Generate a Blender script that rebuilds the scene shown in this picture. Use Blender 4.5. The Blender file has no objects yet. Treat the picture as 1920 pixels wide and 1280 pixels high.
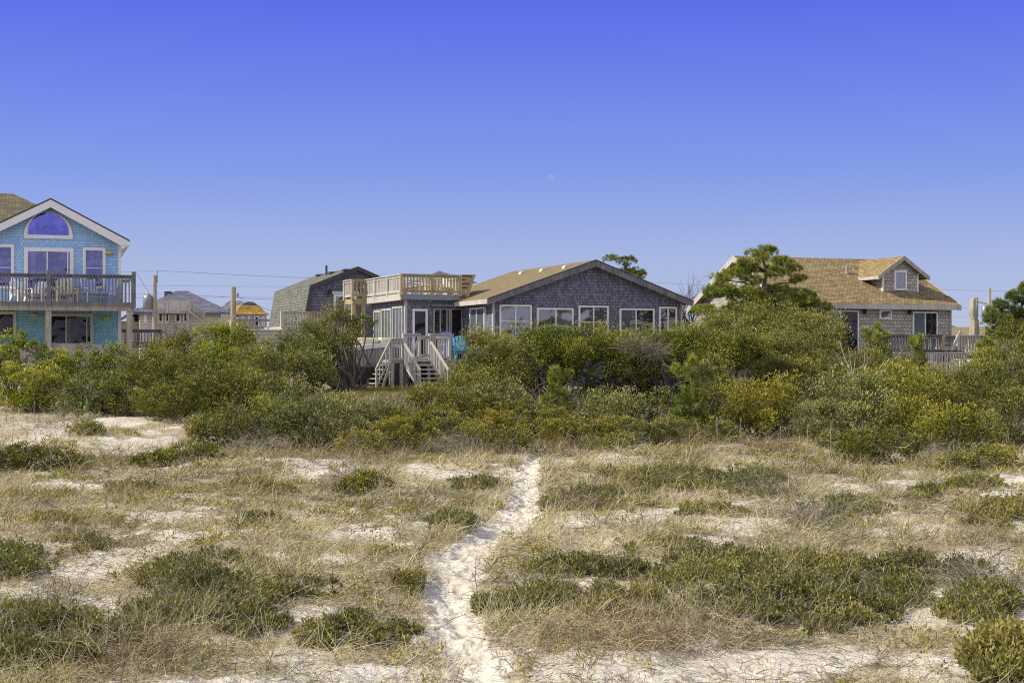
import bpy, math, random
import numpy as np
from mathutils import Vector, Matrix

random.seed(7)
RNG = np.random.default_rng(11)
SC = bpy.context.scene
COL = SC.collection
F = 2800.0          # focal length in photo pixels (1920 wide)
EYE = 2.3
HX, HY = 960.0, 670.0
R = math.radians


def at(px, py, Y):
    return Vector(((px - HX) / F * Y, Y, EYE + (HY - py) / F * Y))


# ------------------------------------------------------------------ noise
def _hash(ix, iy, seed):
    n = (ix.astype(np.int64) * 374761393 + iy.astype(np.int64) * 668265263 + seed * 1442695041) & 0xFFFFFFFF
    n = ((n ^ (n >> 13)) * 1274126177) & 0xFFFFFFFF
    n = n ^ (n >> 16)
    return (n & 0xFFFF) / 65535.0


def vnoise(x, y, seed=0):
    x = np.asarray(x, float); y = np.asarray(y, float)
    ix = np.floor(x); iy = np.floor(y)
    fx = x - ix; fy = y - iy
    fx = fx * fx * (3 - 2 * fx); fy = fy * fy * (3 - 2 * fy)
    a = _hash(ix, iy, seed); b = _hash(ix + 1, iy, seed)
    c = _hash(ix, iy + 1, seed); d = _hash(ix + 1, iy + 1, seed)
    return (a * (1 - fx) + b * fx) * (1 - fy) + (c * (1 - fx) + d * fx) * fy


def fbm(x, y, seed=0, octv=4):
    s = 0.0; amp = 0.5; tot = 0.0
    for i in range(octv):
        s = s + amp * vnoise(np.asarray(x) * 2 ** i + 17.3 * i, np.asarray(y) * 2 ** i - 9.1 * i, seed + i)
        tot += amp; amp *= 0.5
    return s / tot


def sstep(a, b, x):
    t = np.clip((np.asarray(x, float) - a) / (b - a), 0, 1)
    return t * t * (3 - 2 * t)


# ------------------------------------------------------------------ terrain
def profile(Y):
    return 1.2 * sstep(33.0, 56.0, Y)


def ground_Y(py):
    """distance at which the smooth ground profile shows at picture row py"""
    Ys = np.linspace(7, 62, 2200)
    rows = HY + F * (EYE - profile(Ys)) / Ys
    return float(np.interp(-py, -rows, Ys)) if py < rows[0] else float(F * EYE / (py - HY))


def ground_pt(px, py):
    Y = ground_Y(py)
    return ((px - HX) / F * Y, Y)


PATH_PX = [(1000, 850, 14), (994, 866, 22), (984, 900, 26), (980, 940, 38), (970, 968, 52), (945, 990, 54), (905, 1014, 48), (875, 1032, 55), (848, 1055, 62),
           (838, 1090, 56), (842, 1130, 56), (858, 1180, 58), (878, 1222, 58), (900, 1262, 60), (940, 1320, 66), (1000, 1400, 70), (1080, 1520, 80)]
_pp = []
for (a, b, w) in PATH_PX:
    x, y = ground_pt(a, b)
    _pp.append((x, y, w * .84 / F * y))
PATH = np.array(_pp)
_o = np.argsort(PATH[:, 1])
PATH = PATH[_o]


def path_x(y):
    return np.interp(y, PATH[:, 1], PATH[:, 0])


def path_w(y):
    return np.interp(y, PATH[:, 1], PATH[:, 2])


def path_d(x, y):
    """distance to the path's middle over its half width; big outside its run"""
    d = np.abs(np.asarray(x) - path_x(y)) / path_w(y)
    return np.where((np.asarray(y) < PATH[0, 1]) | (np.asarray(y) > PATH[-1, 1] + 0.5), 9.0, d)


def height(x, y):
    x = np.asarray(x, float); y = np.asarray(y, float)
    h = profile(y)
    near = 1 - sstep(48, 60, y)
    h = h + near * (0.30 * (fbm(x * .35, y * .25, 3, 3) - .5) + 0.17 * (fbm(x * 1.3, y * 1.1, 5, 3) - .5))
    d = path_d(x, y)
    h = h - 0.05 * np.exp(-(d / 1.1) ** 4)
    return h


# ellipses of open sand and of extra green, in photo pixels
SAND = [(235, 792, 60, 9), (255, 838, 110, 14), (190, 850, 50, 9), (585, 880, 65, 18), (640, 872, 60, 14), (810, 885, 75, 16), (770, 905, 40, 10), (90, 915, 50, 10),
        (230, 905, 60, 13), (160, 915, 60, 12), (320, 970, 70, 14), (265, 975, 40, 8), (450, 1058, 80, 16), (400, 1065, 50, 14), (150, 1075, 80, 16), (70, 1120, 50, 20), (180, 1140, 55, 18), (60, 1170, 60, 16),
        (200, 1165, 40, 10), (1190, 978, 80, 18), (1240, 960, 40, 10), (1060, 985, 40, 10), (1370, 990, 65, 18), (1450, 985, 30, 10), (1580, 918, 55, 13), (1650, 1000, 40, 16),
        (1735, 985, 60, 18), (1680, 965, 50, 10), (1820, 1050, 110, 22), (1640, 1048, 80, 10), (1895, 925, 40, 26), (1700, 915, 50, 12), (1480, 1225, 150, 30), (1590, 1210, 80, 24), (1330, 1245, 90, 20), (1400, 1255, 100, 18), (1840, 1175, 60, 30),
        (1740, 1150, 70, 20), (1760, 1240, 90, 36), (1900, 1165, 40, 24), (1290, 1232, 60, 14), (1400, 880, 60, 8), (1150, 862, 60, 6), (960, 880, 50, 10), (700, 1010, 40, 10), (620, 1060, 50, 14), (520, 1050, 60, 12), (600, 1160, 50, 18), (560, 1230, 60, 20), (700, 1255, 50, 16), (330, 1010, 50, 10)]


def ground_z(x, y):
    near = 1 - sstep(35, 50, y)
    return height(x, y) + near * (.035 * (fbm(np.asarray(x) * 5, np.asarray(y) * 4, 61, 3) - .5) + .02 * (vnoise(np.asarray(x) * 13, np.asarray(y) * 11, 67) - .5))


def _ell(x, y, E):
    px = HX + np.asarray(x) / np.asarray(y) * F
    py = HY + F * (EYE - profile(y)) / np.asarray(y)
    m = np.zeros_like(px)
    n1 = (fbm(np.asarray(x) * 2.2, np.asarray(y) * 1.3, 21, 3) - .5) * 1.9
    for (a, b, rx, ry) in E:
        q = ((px - a) / rx) ** 2 + ((py - b) / ry) ** 2
        m = np.maximum(m, np.clip(1.35 - np.sqrt(q) + n1 * .6, 0, 1))
    return m


def sand_mask(x, y):
    x = np.asarray(x, float); y = np.asarray(y, float)
    m = sstep(.12, .75, _ell(x, y, SAND) + .5 * (fbm(x * 4.2, y * 2.6, 35, 3) - .5))
    m = np.maximum(m, sstep(.58, .74, fbm(x * .9 + 40, y * .55, 31, 4)) * .8)
    m = np.maximum(m, sstep(.545, .72, fbm(x * 2.6 + 4, y * 1.7, 33, 3)) * .6)
    d = path_d(x, y) + (fbm(x * 3, y * 2, 41, 2) - .5) * .7
    m = np.maximum(m, 1 - sstep(.85, 1.3, d))
    return np.clip(m, 0, 1)


# ------------------------------------------------------------------ materials
def new_mat(name):
    m = bpy.data.materials.new(name); m.use_nodes = True
    nt = m.node_tree; nt.nodes.clear()
    out = nt.nodes.new('ShaderNodeOutputMaterial')
    return m, nt, out


class N:
    def __init__(s, nt): s.nt = nt

    def __call__(s, kind, inputs=None, **props):
        n = s.nt.nodes.new(kind)
        for k, v in props.items(): setattr(n, k, v)
        for k, v in (inputs or {}).items():
            if isinstance(v, bpy.types.NodeSocket): s.nt.links.new(v, n.inputs[k])
            else: n.inputs[k].default_value = v
        return n


def c4(c): return (c[0], c[1], c[2], 1.0)


def mixc(n, fac, a, b, blend='MIX'):
    m = n('ShaderNodeMix', data_type='RGBA', blend_type=blend)
    for idx, v in ((0, fac), (6, a), (7, b)):
        if isinstance(v, bpy.types.NodeSocket): n.nt.links.new(v, m.inputs[idx])
        else: m.inputs[idx].default_value = v if idx == 0 else c4(v)
    return m.outputs[2]


def ramp(n, fac, stops):
    r = n('ShaderNodeValToRGB', {0: fac})
    el = r.color_ramp.elements
    while len(el) > 1: el.remove(el[-1])
    el[0].position = stops[0][0]; el[0].color = c4(stops[0][1])
    for p, c in stops[1:]:
        e = el.new(p); e.color = c4(c)
    return r.outputs[0]


def math_(n, op, a, b=0.0):
    m = n('ShaderNodeMath', operation=op)
    for i, v in ((0, a), (1, b)):
        if isinstance(v, bpy.types.NodeSocket): n.nt.links.new(v, m.inputs[i])
        else: m.inputs[i].default_value = v
    return m.outputs[0]


def shingle_mat(name, cols, bw=.14, rh=.13, mortar=.007, mcol=None, mode='wall', rough=.85, stain=.35, zs=1.0, stain_col=(.2, .17, .12), streak=True, bumpd=.02):
    """courses of shingles: brick pattern on (along, up) of the object's own space"""
    m, nt, out = new_mat(name); n = N(nt)
    tc = n('ShaderNodeTexCoord')
    sp = n('ShaderNodeSeparateXYZ', {0: tc.outputs['Object']})
    if mode == 'wall': along = math_(n, 'ADD', sp.outputs[0], sp.outputs[1])
    elif mode == 'x': along = sp.outputs[0]
    else: along = sp.outputs[1]
    up = math_(n, 'MULTIPLY', sp.outputs[2], zs)
    # uneven butts
    nz = n('ShaderNodeTexNoise', {'Vector': tc.outputs['Object'], 'Scale': 6.0})
    up = math_(n, 'ADD', up, math_(n, 'MULTIPLY', nz.outputs[0], .03))
    v = n('ShaderNodeCombineXYZ', {0: along, 1: up})
    br = n('ShaderNodeTexBrick', {'Vector': v.outputs[0], 'Color1': c4((0, 0, 0)), 'Color2': c4((1, 1, 1)), 'Mortar': c4((.5, .5, .5)), 'Scale': 1.0, 'Mortar Size': mortar,
                                  'Mortar Smooth': .2, 'Bias': 0.0, 'Brick Width': bw, 'Row Height': rh})
    br.offset = .43
    k = len(cols) - 1
    col = ramp(n, br.outputs[0], [(i / max(k, 1), c) for i, c in enumerate(cols)])
    big = n('ShaderNodeTexNoise', {'Vector': tc.outputs['Object'], 'Scale': .9, 'Detail': 4.0})
    sc_ = n('ShaderNodeCombineXYZ', {0: math_(n, 'MULTIPLY', along, 9.0), 1: math_(n, 'MULTIPLY', sp.outputs[2], 1.2)})
    st = n('ShaderNodeTexNoise', {'Vector': sc_.outputs[0], 'Scale': 1.0, 'Detail': 3.0})
    fac = math_(n, 'MULTIPLY', math_(n, 'MULTIPLY', big.outputs[0], st.outputs[0] if streak else 1.0), stain * (2.2 if streak else 1.2))
    col = mixc(n, fac, col, stain_col)
    mc = mcol or tuple(x * .35 for x in cols[0])
    col = mixc(n, br.outputs['Fac'], col, mc)
    inv = math_(n, 'SUBTRACT', 1.0, br.outputs['Fac'])
    hgt = math_(n, 'ADD', inv, math_(n, 'MULTIPLY', br.outputs[0], .4))
    bp = n('ShaderNodeBump', {'Height': hgt, 'Distance': bumpd, 'Strength': .8})
    b = n('ShaderNodeBsdfPrincipled', {'Base Color': col, 'Roughness': rough, 'Normal': bp.outputs[0], 'Specular IOR Level': .2})
    nt.links.new(b.outputs[0], out.inputs[0])
    return m


def wood_mat(name, a, b, c=None, rough=.8, plank=None, axis=2):
    """weathered timber: grain stretched along one axis, blotches, optional plank seams"""
    m, nt, out = new_mat(name); n = N(nt)
    tc = n('ShaderNodeTexCoord')
    sc = [22.0, 22.0, 22.0]; sc[axis] = 1.6
    mp = n('ShaderNodeMapping', {'Vector': tc.outputs['Object'], 'Scale': sc})
    g = n('ShaderNodeTexNoise', {'Vector': mp.outputs[0], 'Scale': 1.0, 'Detail': 5.0, 'Roughness': .65})
    bl = n('ShaderNodeTexNoise', {'Vector': tc.outputs['Object'], 'Scale': 2.1, 'Detail': 3.0})
    f = math_(n, 'ADD', math_(n, 'MULTIPLY', g.outputs[0], .75), math_(n, 'MULTIPLY', bl.outputs[0], .35))
    col = ramp(n, f, [(.3, a), (.52, b), (.75, c or tuple(min(1, x * 1.25) for x in b))])
    hgt = g.outputs[0]
    if plank:
        sp = n('ShaderNodeSeparateXYZ', {0: tc.outputs['Object']})
        u = math_(n, 'ADD', sp.outputs[0], sp.outputs[1])
        br = n('ShaderNodeTexBrick', {'Vector': n('ShaderNodeCombineXYZ', {0: u, 1: math_(n, 'MULTIPLY', sp.outputs[2], .01)}).outputs[0], 'Color1': c4((.75, .75, .75)), 'Color2': c4((1.1, 1.1, 1.1)),
                                      'Mortar': c4((.15, .15, .15)), 'Scale': 1.0, 'Mortar Size': .008, 'Brick Width': plank, 'Row Height': 9.0})
        br.offset = 0
        col = mixc(n, 1.0, col, br.outputs[0], 'MULTIPLY')
    bp = n('ShaderNodeBump', {'Height': hgt, 'Distance': .006, 'Strength': .5})
    bs = n('ShaderNodeBsdfPrincipled', {'Base Color': col, 'Roughness': rough, 'Normal': bp.outputs[0], 'Specular IOR Level': .25})
    nt.links.new(bs.outputs[0], out.inputs[0])
    return m


def paint_mat(name, c, rough=.5, dirt=.25, metallic=0.0):
    m, nt, out = new_mat(name); n = N(nt)
    tc = n('ShaderNodeTexCoord')
    nz = n('ShaderNodeTexNoise', {'Vector': tc.outputs['Object'], 'Scale': 3.0, 'Detail': 5.0})
    f = math_(n, 'MULTIPLY', nz.outputs[0], dirt)
    col = mixc(n, f, c, tuple(x * .45 for x in c))
    b = n('ShaderNodeBsdfPrincipled', {'Base Color': col, 'Roughness': rough, 'Metallic': metallic})
    nt.links.new(b.outputs[0], out.inputs[0])
    return m


def glass_mat(name, tint=(.05, .06, .09), refl=.18, clear=.62, mirror=(.9, .9, 1)):
    """window glass: partly clear to the curtain or room behind, the rest mirrors the sky"""
    m, nt, out = new_mat(name); n = N(nt)
    tc = n('ShaderNodeTexCoord')
    nz = n('ShaderNodeTexNoise', {'Vector': tc.outputs['Object'], 'Scale': 1.3, 'Detail': 1.0})
    bp = n('ShaderNodeBump', {'Height': nz.outputs[0], 'Distance': .2, 'Strength': .4})
    tr = n('ShaderNodeBsdfTransparent', {'Color': c4((.85, .9, .92))})
    df = n('ShaderNodeBsdfDiffuse', {'Color': c4(tint)})
    gl = n('ShaderNodeBsdfGlossy', {'Color': c4(mirror), 'Roughness': .02, 'Normal': bp.outputs[0]})
    m1 = n('ShaderNodeMixShader', {0: clear, 1: df.outputs[0], 2: tr.outputs[0]})
    m2 = n('ShaderNodeMixShader', {0: refl, 1: m1.outputs[0], 2: gl.outputs[0]})
    nt.links.new(m2.outputs[0], out.inputs[0])
    return m


def leaf_mat(name, trans=.16, rough=.55, spec=.3):
    m, nt, out = new_mat(name); n = N(nt)
    at_ = n('ShaderNodeAttribute', attribute_name='tint')
    b = n('ShaderNodeBsdfPrincipled', {'Base Color': at_.outputs['Color'], 'Roughness': rough, 'Specular IOR Level': spec})
    t = n('ShaderNodeBsdfTranslucent', {'Color': mixc(n, 1.0, at_.outputs['Color'], (1.15, 1.1, .6), 'MULTIPLY')})
    mx = n('ShaderNodeMixShader', {0: trans, 1: b.outputs[0], 2: t.outputs[0]})
    nt.links.new(mx.outputs[0], out.inputs[0])
    return m


def bark_mat(name, a, b):
    m, nt, out = new_mat(name); n = N(nt)
    tc = n('ShaderNodeTexCoord')
    nz = n('ShaderNodeTexNoise', {'Vector': tc.outputs['Object'], 'Scale': 14.0, 'Detail': 5.0})
    col = ramp(n, nz.outputs[0], [(.3, a), (.7, b)])
    bp = n('ShaderNodeBump', {'Height': nz.outputs[0], 'Distance': .01})
    bs = n('ShaderNodeBsdfPrincipled', {'Base Color': col, 'Roughness': .9, 'Normal': bp.outputs[0]})
    nt.links.new(bs.outputs[0], out.inputs[0])
    return m


def sand_mat(name, use_attr):
    m, nt, out = new_mat(name); n = N(nt)
    tc = n('ShaderNodeTexCoord')
    big = n('ShaderNodeTexNoise', {'Vector': tc.outputs['Object'], 'Scale': 1.1, 'Detail': 5.0})
    fine = n('ShaderNodeTexNoise', {'Vector': tc.outputs['Object'], 'Scale': 60.0, 'Detail': 4.0})
    lump = n('ShaderNodeTexNoise', {'Vector': tc.outputs['Object'], 'Scale': 11.0, 'Detail': 4.0})
    col = ramp(n, big.outputs[0], [(.3, (.66, .61, .50)), (.6, (.80, .755, .66))])
    col = mixc(n, math_(n, 'MULTIPLY', fine.outputs[0], .35), col, (.42, .37, .29))
    if use_attr:
        a = n('ShaderNodeAttribute', attribute_name='bare')
        mpx = n('ShaderNodeMapping', {'Vector': tc.outputs['Object'], 'Scale': (9.0, 30.0, 20.0)})
        str_ = n('ShaderNodeTexNoise', {'Vector': mpx.outputs[0], 'Scale': 1.6, 'Detail': 6.0, 'Roughness': .7})
        litter = ramp(n, str_.outputs[0], [(.3, (.16, .13, .08)), (.48, (.40, .345, .235)), (.66, (.62, .56, .43))])
        f = math_(n, 'ADD', a.outputs['Fac'], math_(n, 'MULTIPLY', math_(n, 'SUBTRACT', lump.outputs[0], .5), .7))
        f = ramp(n, f, [(.25, (0, 0, 0)), (.62, (1, 1, 1))])
        col = mixc(n, f, litter, col)
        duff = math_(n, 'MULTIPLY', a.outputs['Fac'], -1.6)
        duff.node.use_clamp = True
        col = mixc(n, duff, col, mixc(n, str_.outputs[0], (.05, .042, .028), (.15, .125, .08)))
    h = math_(n, 'ADD', math_(n, 'MULTIPLY', lump.outputs[0], 1.0), math_(n, 'MULTIPLY', fine.outputs[0], .15))
    bp = n('ShaderNodeBump', {'Height': h, 'Distance': .06, 'Strength': .8})
    b = n('ShaderNodeBsdfPrincipled', {'Base Color': col, 'Roughness': .95, 'Normal': bp.outputs[0], 'Specular IOR Level': .1})
    nt.links.new(b.outputs[0], out.inputs[0])
    return m


M = {}
M['sand'] = sand_mat('sand_and_litter', True)
M['path'] = sand_mat('trodden_sand', False)
M['blue_shingle'] = shingle_mat('turquoise_shingles', [(.30, .53, .84), (.37, .60, .89), (.46, .68, .93)], .13, .11, .006, (.24, .42, .66), stain=.3, stain_col=(.40, .52, .66), bumpd=.006)
M['bounce_teal_shingle'] = shingle_mat('bounce_teal_shingles', [(.24, .52, .60), (.30, .59, .66), (.38, .66, .70)], .13, .11, .006, (.16, .38, .45), stain=.3, stain_col=(.32, .50, .50), bumpd=.006)  # the blue shingles turned teal: light bounced off the ground, painted in
M['grey_shingle'] = shingle_mat('grey_cedar_shingles', [(.115, .12, .17), (.19, .195, .265), (.32, .325, .40)], .07, .115, .006, (.065, .065, .09), stain=.4, stain_col=(.135, .14, .185))
M['pale_shingle'] = shingle_mat('pale_cedar_shingles', [(.38, .36, .335), (.50, .475, .43), (.62, .585, .53)], .16, .135, .008, (.12, .11, .10), stain=.5, stain_col=(.34, .29, .21))
M['dark_shingle'] = shingle_mat('slate_blue_shingles', [(.12, .12, .16), (.17, .17, .21), (.23, .23, .26)], .16, .15, .008, (.05, .05, .07), stain=.3, stain_col=(.13, .13, .17))
M['tan_roof'] = shingle_mat('tan_roof_shingles', [(.235, .19, .105), (.265, .215, .12), (.30, .245, .14)], .25, .10, .006, (.13, .10, .055), mode='y', zs=2.6, stain=.3, stain_col=(.2, .16, .085), streak=False, bumpd=.012)
M['brown_roof'] = shingle_mat('brown_roof_shingles', [(.22, .165, .08), (.34, .265, .13), (.43, .35, .19)], .17, .085, .007, (.10, .065, .03), mode='x', zs=1.5, stain=.25, stain_col=(.25, .19, .095), streak=False, bumpd=.02)
M['brown_roof_side'] = shingle_mat('brown_dormer_shingles', [(.25, .185, .08), (.37, .285, .13), (.45, .36, .19)], .17, .085, .007, (.09, .05, .02), mode='y', zs=1.7, stain=.25, stain_col=(.24, .15, .06), streak=False, bumpd=.02)
M['olive_roof'] = shingle_mat('olive_roof_shingles', [(.13, .12, .07), (.19, .17, .10), (.25, .23, .14)], .3, .14, .01, (.07, .06, .035), mode='x', zs=2.0, stain=.3, stain_col=(.12, .11, .06), streak=False)
M['green_roof'] = shingle_mat('grey_green_roof_shingles', [(.14, .15, .125), (.18, .19, .16), (.235, .24, .205)], .34, .17, .012, (.07, .08, .065), mode='y', zs=1.15, stain=.3, stain_col=(.15, .16, .12), streak=False)
M['slate_roof'] = shingle_mat('slate_blue_roof_shingles', [(.12, .12, .17), (.17, .17, .22), (.23, .23, .28)], .4, .2, .01, (.08, .08, .11), mode='x', zs=2.0, stain=.3, stain_col=(.14, .14, .19), streak=False)
M['gold_roof'] = shingle_mat('golden_roof_shingles', [(.30, .17, .035), (.42, .26, .06), (.52, .34, .10)], .35, .22, .014, (.16, .09, .02), mode='x', zs=1.3, stain=.3, stain_col=(.28, .17, .04), streak=False)
M['white'] = paint_mat('white_trim_paint', (.86, .84, .82), .45, .14)
M['cream_trim'] = paint_mat('cream_trim_paint', (.62, .58, .44), .5, .25)
M['white_wall'] = shingle_mat('white_board_siding', [(.55, .54, .50), (.62, .60, .56)], 4.0, .2, .012, (.3, .3, .28), stain=.3, stain_col=(.45, .43, .38))
M['tan_wall'] = shingle_mat('tan_board_siding', [(.36, .31, .21), (.42, .36, .25)], 4.0, .2, .012, (.2, .17, .1), stain=.3, stain_col=(.3, .25, .17))
M['grey_wood'] = wood_mat('weathered_grey_timber', (.16, .145, .12), (.36, .33, .28), (.52, .49, .42))
M['rail_wood'] = wood_mat('bleached_rail_timber', (.25, .235, .205), (.48, .46, .41), (.64, .62, .57))
M['dark_wood'] = wood_mat('dark_weathered_timber', (.075, .072, .075), (.165, .16, .165), (.27, .265, .265))
M['yellow_wood'] = wood_mat('fresh_yellow_timber', (.23, .17, .08), (.41, .325, .17), (.55, .46, .28))
M['plank_wall'] = wood_mat('grey_plank_skirt', (.18, .17, .165), (.36, .345, .33), (.46, .445, .42), plank=.15)
M['blue_fascia'] = paint_mat('blue_grey_fascia_paint', (.26, .28, .34), .6, .4)
M['dark_trim'] = paint_mat('dark_roof_edge', (.07, .065, .065), .7, .4)
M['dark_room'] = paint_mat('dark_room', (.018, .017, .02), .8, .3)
M['curtain'] = paint_mat('pale_curtain_cloth', (.34, .38, .41), .9, .25)
M['green_curtain'] = paint_mat('greenish_curtain_cloth', (.40, .45, .34), .9, .3)
M['glass'] = glass_mat('window_glass')
M['glass_dark'] = glass_mat('dark_window_glass', (.012, .012, .014), .035, .75)
M['glass_sky'] = glass_mat('sky_mirroring_glass', (.03, .035, .16), .55, .2, (.22, .22, .72))
M['glass_blue'] = glass_mat('blue_reflecting_glass', (.03, .035, .09), .40, .5, (.30, .31, .62))
M['dim_curtain'] = paint_mat('dim_curtain_cloth', (.17, .205, .235), .9, .35)
M['blue_plastic'] = paint_mat('periwinkle_plastic', (.20, .30, .72), .45, .15)
M['turq_plastic'] = paint_mat('turquoise_plastic', (.14, .46, .56), .45, .15)
M['white_plastic'] = paint_mat('white_plastic', (.86, .86, .84), .45, .15)
M['cream_wood'] = paint_mat('cream_painted_wood', (.70, .66, .48), .6, .3)
M['black_metal'] = paint_mat('black_enamel', (.02, .02, .025), .35, .4)
M['grey_metal'] = paint_mat('dull_galvanised_metal', (.36, .37, .39), .45, .4, .6)
M['wire'] = paint_mat('grey_cable', (.22, .22, .28), .6, .2)
M['canvas'] = wood_mat('sun_bleached_canvas', (.26, .235, .18), (.40, .37, .29), (.48, .45, .37), rough=.95)
M['lamp'] = paint_mat('yellow_lamp_glass', (.75, .60, .10), .3, .2)
M['pole'] = wood_mat('utility_pole_timber', (.22, .19, .14), (.42, .37, .28), (.5, .46, .37))
M['leaf'] = leaf_mat('evergreen_leaf')
M['straw'] = leaf_mat('dry_blade', .22, .75, .12)
M['twig'] = leaf_mat('bare_twig_bark', .0, .9, .1)
M['bark'] = bark_mat('grey_brown_bark', (.06, .048, .036), (.20, .17, .135))
M['pale_bark'] = bark_mat('pale_dead_bark', (.22, .195, .16), (.46, .42, .36))
M['cactus'] = paint_mat('prickly_pear_skin', (.20, .235, .075), .7, .6)
M['blue_sling'] = paint_mat('blue_patterned_sling', (.45, .52, .85), .7, .6)


# ------------------------------------------------------------------ object helpers
def tag(o, label=None, cat=None, group=None, kind=None):
    if label: o['label'] = label
    if cat: o['category'] = cat
    if group: o['group'] = group
    if kind: o['kind'] = kind
    return o


def empty(name, loc=(0, 0, 0), rz=0.0, label=None, cat=None, group=None):
    o = bpy.data.objects.new(name, None); COL.objects.link(o)
    o.location = loc; o.rotation_euler = (0, 0, rz); o.empty_display_size = .3
    return tag(o, label, cat, group)


def np_mesh(name, V, Q, mat, parent=None, cols=None, attr='tint', smooth=False, k=4):
    """V (n,3), Q (m,k) index array; cols (m,3) one colour per face"""
    me = bpy.data.meshes.new(name)
    V = np.ascontiguousarray(V, np.float32); Q = np.ascontiguousarray(Q, np.int32)
    me.vertices.add(len(V)); me.vertices.foreach_set('co', V.ravel())
    me.loops.add(Q.size); me.loops.foreach_set('vertex_index', Q.ravel())
    me.polygons.add(len(Q)); me.polygons.foreach_set('loop_start', np.arange(0, Q.size, k, dtype=np.int32))
    me.polygons.foreach_set('loop_total', np.full(len(Q), k, np.int32))
    if smooth: me.polygons.foreach_set('use_smooth', np.ones(len(Q), bool))
    if cols is not None:
        a = me.attributes.new(attr, 'FLOAT_COLOR', 'FACE')
        cc = np.ones((len(Q), 4), np.float32); cc[:, :3] = cols
        a.data.foreach_set('color', cc.ravel())
    me.update(calc_edges=True)
    me.materials.append(mat)
    o = bpy.data.objects.new(name, me); COL.objects.link(o)
    if parent is not None: o.parent = parent
    return o


class MB:
    def __init__(s): s.v = []; s.f = []

    def add(s, verts, faces):
        b = len(s.v); s.v += [tuple(p) for p in verts]; s.f += [tuple(i + b for i in f) for f in faces]; return s

    def box(s, x0, x1, y0, y1, z0, z1):
        x0, x1 = min(x0, x1), max(x0, x1); y0, y1 = min(y0, y1), max(y0, y1); z0, z1 = min(z0, z1), max(z0, z1)
        return s.add([(x0, y0, z0), (x1, y0, z0), (x1, y1, z0), (x0, y1, z0), (x0, y0, z1), (x1, y0, z1), (x1, y1, z1), (x0, y1, z1)],
                     [(0, 3, 2, 1), (4, 5, 6, 7), (0, 1, 5, 4), (1, 2, 6, 5), (2, 3, 7, 6), (3, 0, 4, 7)])

    def bar(s, p, q, w, h, up=(0, 0, 1)):
        p = Vector(p); q = Vector(q); d = (q - p).normalized(); up = Vector(up)
        a = d.cross(up)
        if a.length < 1e-4: a = d.cross(Vector((1, 0, 0)))
        a.normalize(); b = a.cross(d).normalized()
        a *= w / 2; b *= h / 2
        vs = [p - a - b, p + a - b, p + a + b, p - a + b, q - a - b, q + a - b, q + a + b, q - a + b]
        return s.add(vs, [(0, 1, 2, 3), (7, 6, 5, 4), (1, 0, 4, 5), (2, 1, 5, 6), (3, 2, 6, 7), (0, 3, 7, 4)])

    def prism(s, poly, axis, t0, t1):
        """poly: (a, z) points; axis 'y': a is x, extruded in y; axis 'x': a is y, extruded in x; axis 'z': (x, y) extruded in z"""
        n = len(poly)
        def mk(a, z, t): return (a, t, z) if axis == 'y' else ((t, a, z) if axis == 'x' else (a, z, t))
        vs = [mk(a, z, t0) for a, z in poly] + [mk(a, z, t1) for a, z in poly]
        fs = [tuple(range(n)), tuple(range(2 * n - 1, n - 1, -1))]
        for i in range(n):
            j = (i + 1) % n; fs.append((i, i + n, j + n, j))
        return s.add(vs, fs)

    def tube(s, pts, rads, n=6, cap=True):
        pts = [Vector(p) for p in pts]; ring = []
        b0 = len(s.v)
        for i, p in enumerate(pts):
            d = (pts[min(i + 1, len(pts) - 1)] - pts[max(i - 1, 0)])
            if d.length < 1e-6: d = Vector((0, 0, 1))
            d.normalize(); a = d.cross(Vector((0.13, 0.31, .94)))
            if a.length < 1e-3: a = d.cross(Vector((1, 0, 0)))
            a.normalize(); b = d.cross(a)
            r = rads[i] if isinstance(rads, (list, tuple)) else rads
            for k in range(n):
                t = 2 * math.pi * k / n
                s.v.append(tuple(p + a * (math.cos(t) * r) + b * (math.sin(t) * r)))
        for i in range(len(pts) - 1):
            for k in range(n):
                k2 = (k + 1) % n
                s.f.append((b0 + i * n + k, b0 + i * n + k2, b0 + (i + 1) * n + k2, b0 + (i + 1) * n + k))
        if cap:
            s.f.append(tuple(b0 + k for k in range(n - 1, -1, -1)))
            s.f.append(tuple(b0 + (len(pts) - 1) * n + k for k in range(n)))
        return s

    def lathe(s, prof, c=(0, 0, 0), n=16):
        return s.tube([(c[0], c[1], c[2] + z) for r, z in prof], [max(r, .002) for r, z in prof], n)

    def build(s, name, mat, parent=None, loc=None, rot=None, bevel=0.0, smooth=False):
        me = bpy.data.meshes.new(name)
        me.from_pydata(s.v, [], s.f); me.update()
        me.materials.append(mat)
        import bmesh
        bm = bmesh.new(); bm.from_mesh(me); bmesh.ops.recalc_face_normals(bm, faces=bm.faces); bm.to_mesh(me); bm.free()
        if smooth:
            me.polygons.foreach_set('use_smooth', np.ones(len(me.polygons), bool))
        o = bpy.data.objects.new(name, me); COL.objects.link(o)
        if parent is not None: o.parent = parent
        if loc is not None: o.location = loc
        if rot is not None: o.rotation_euler = rot
        if bevel:
            md = o.modifiers.new('bevel', 'BEVEL'); md.width = bevel; md.segments = 1; md.limit_method = 'ANGLE'
        return o


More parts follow.
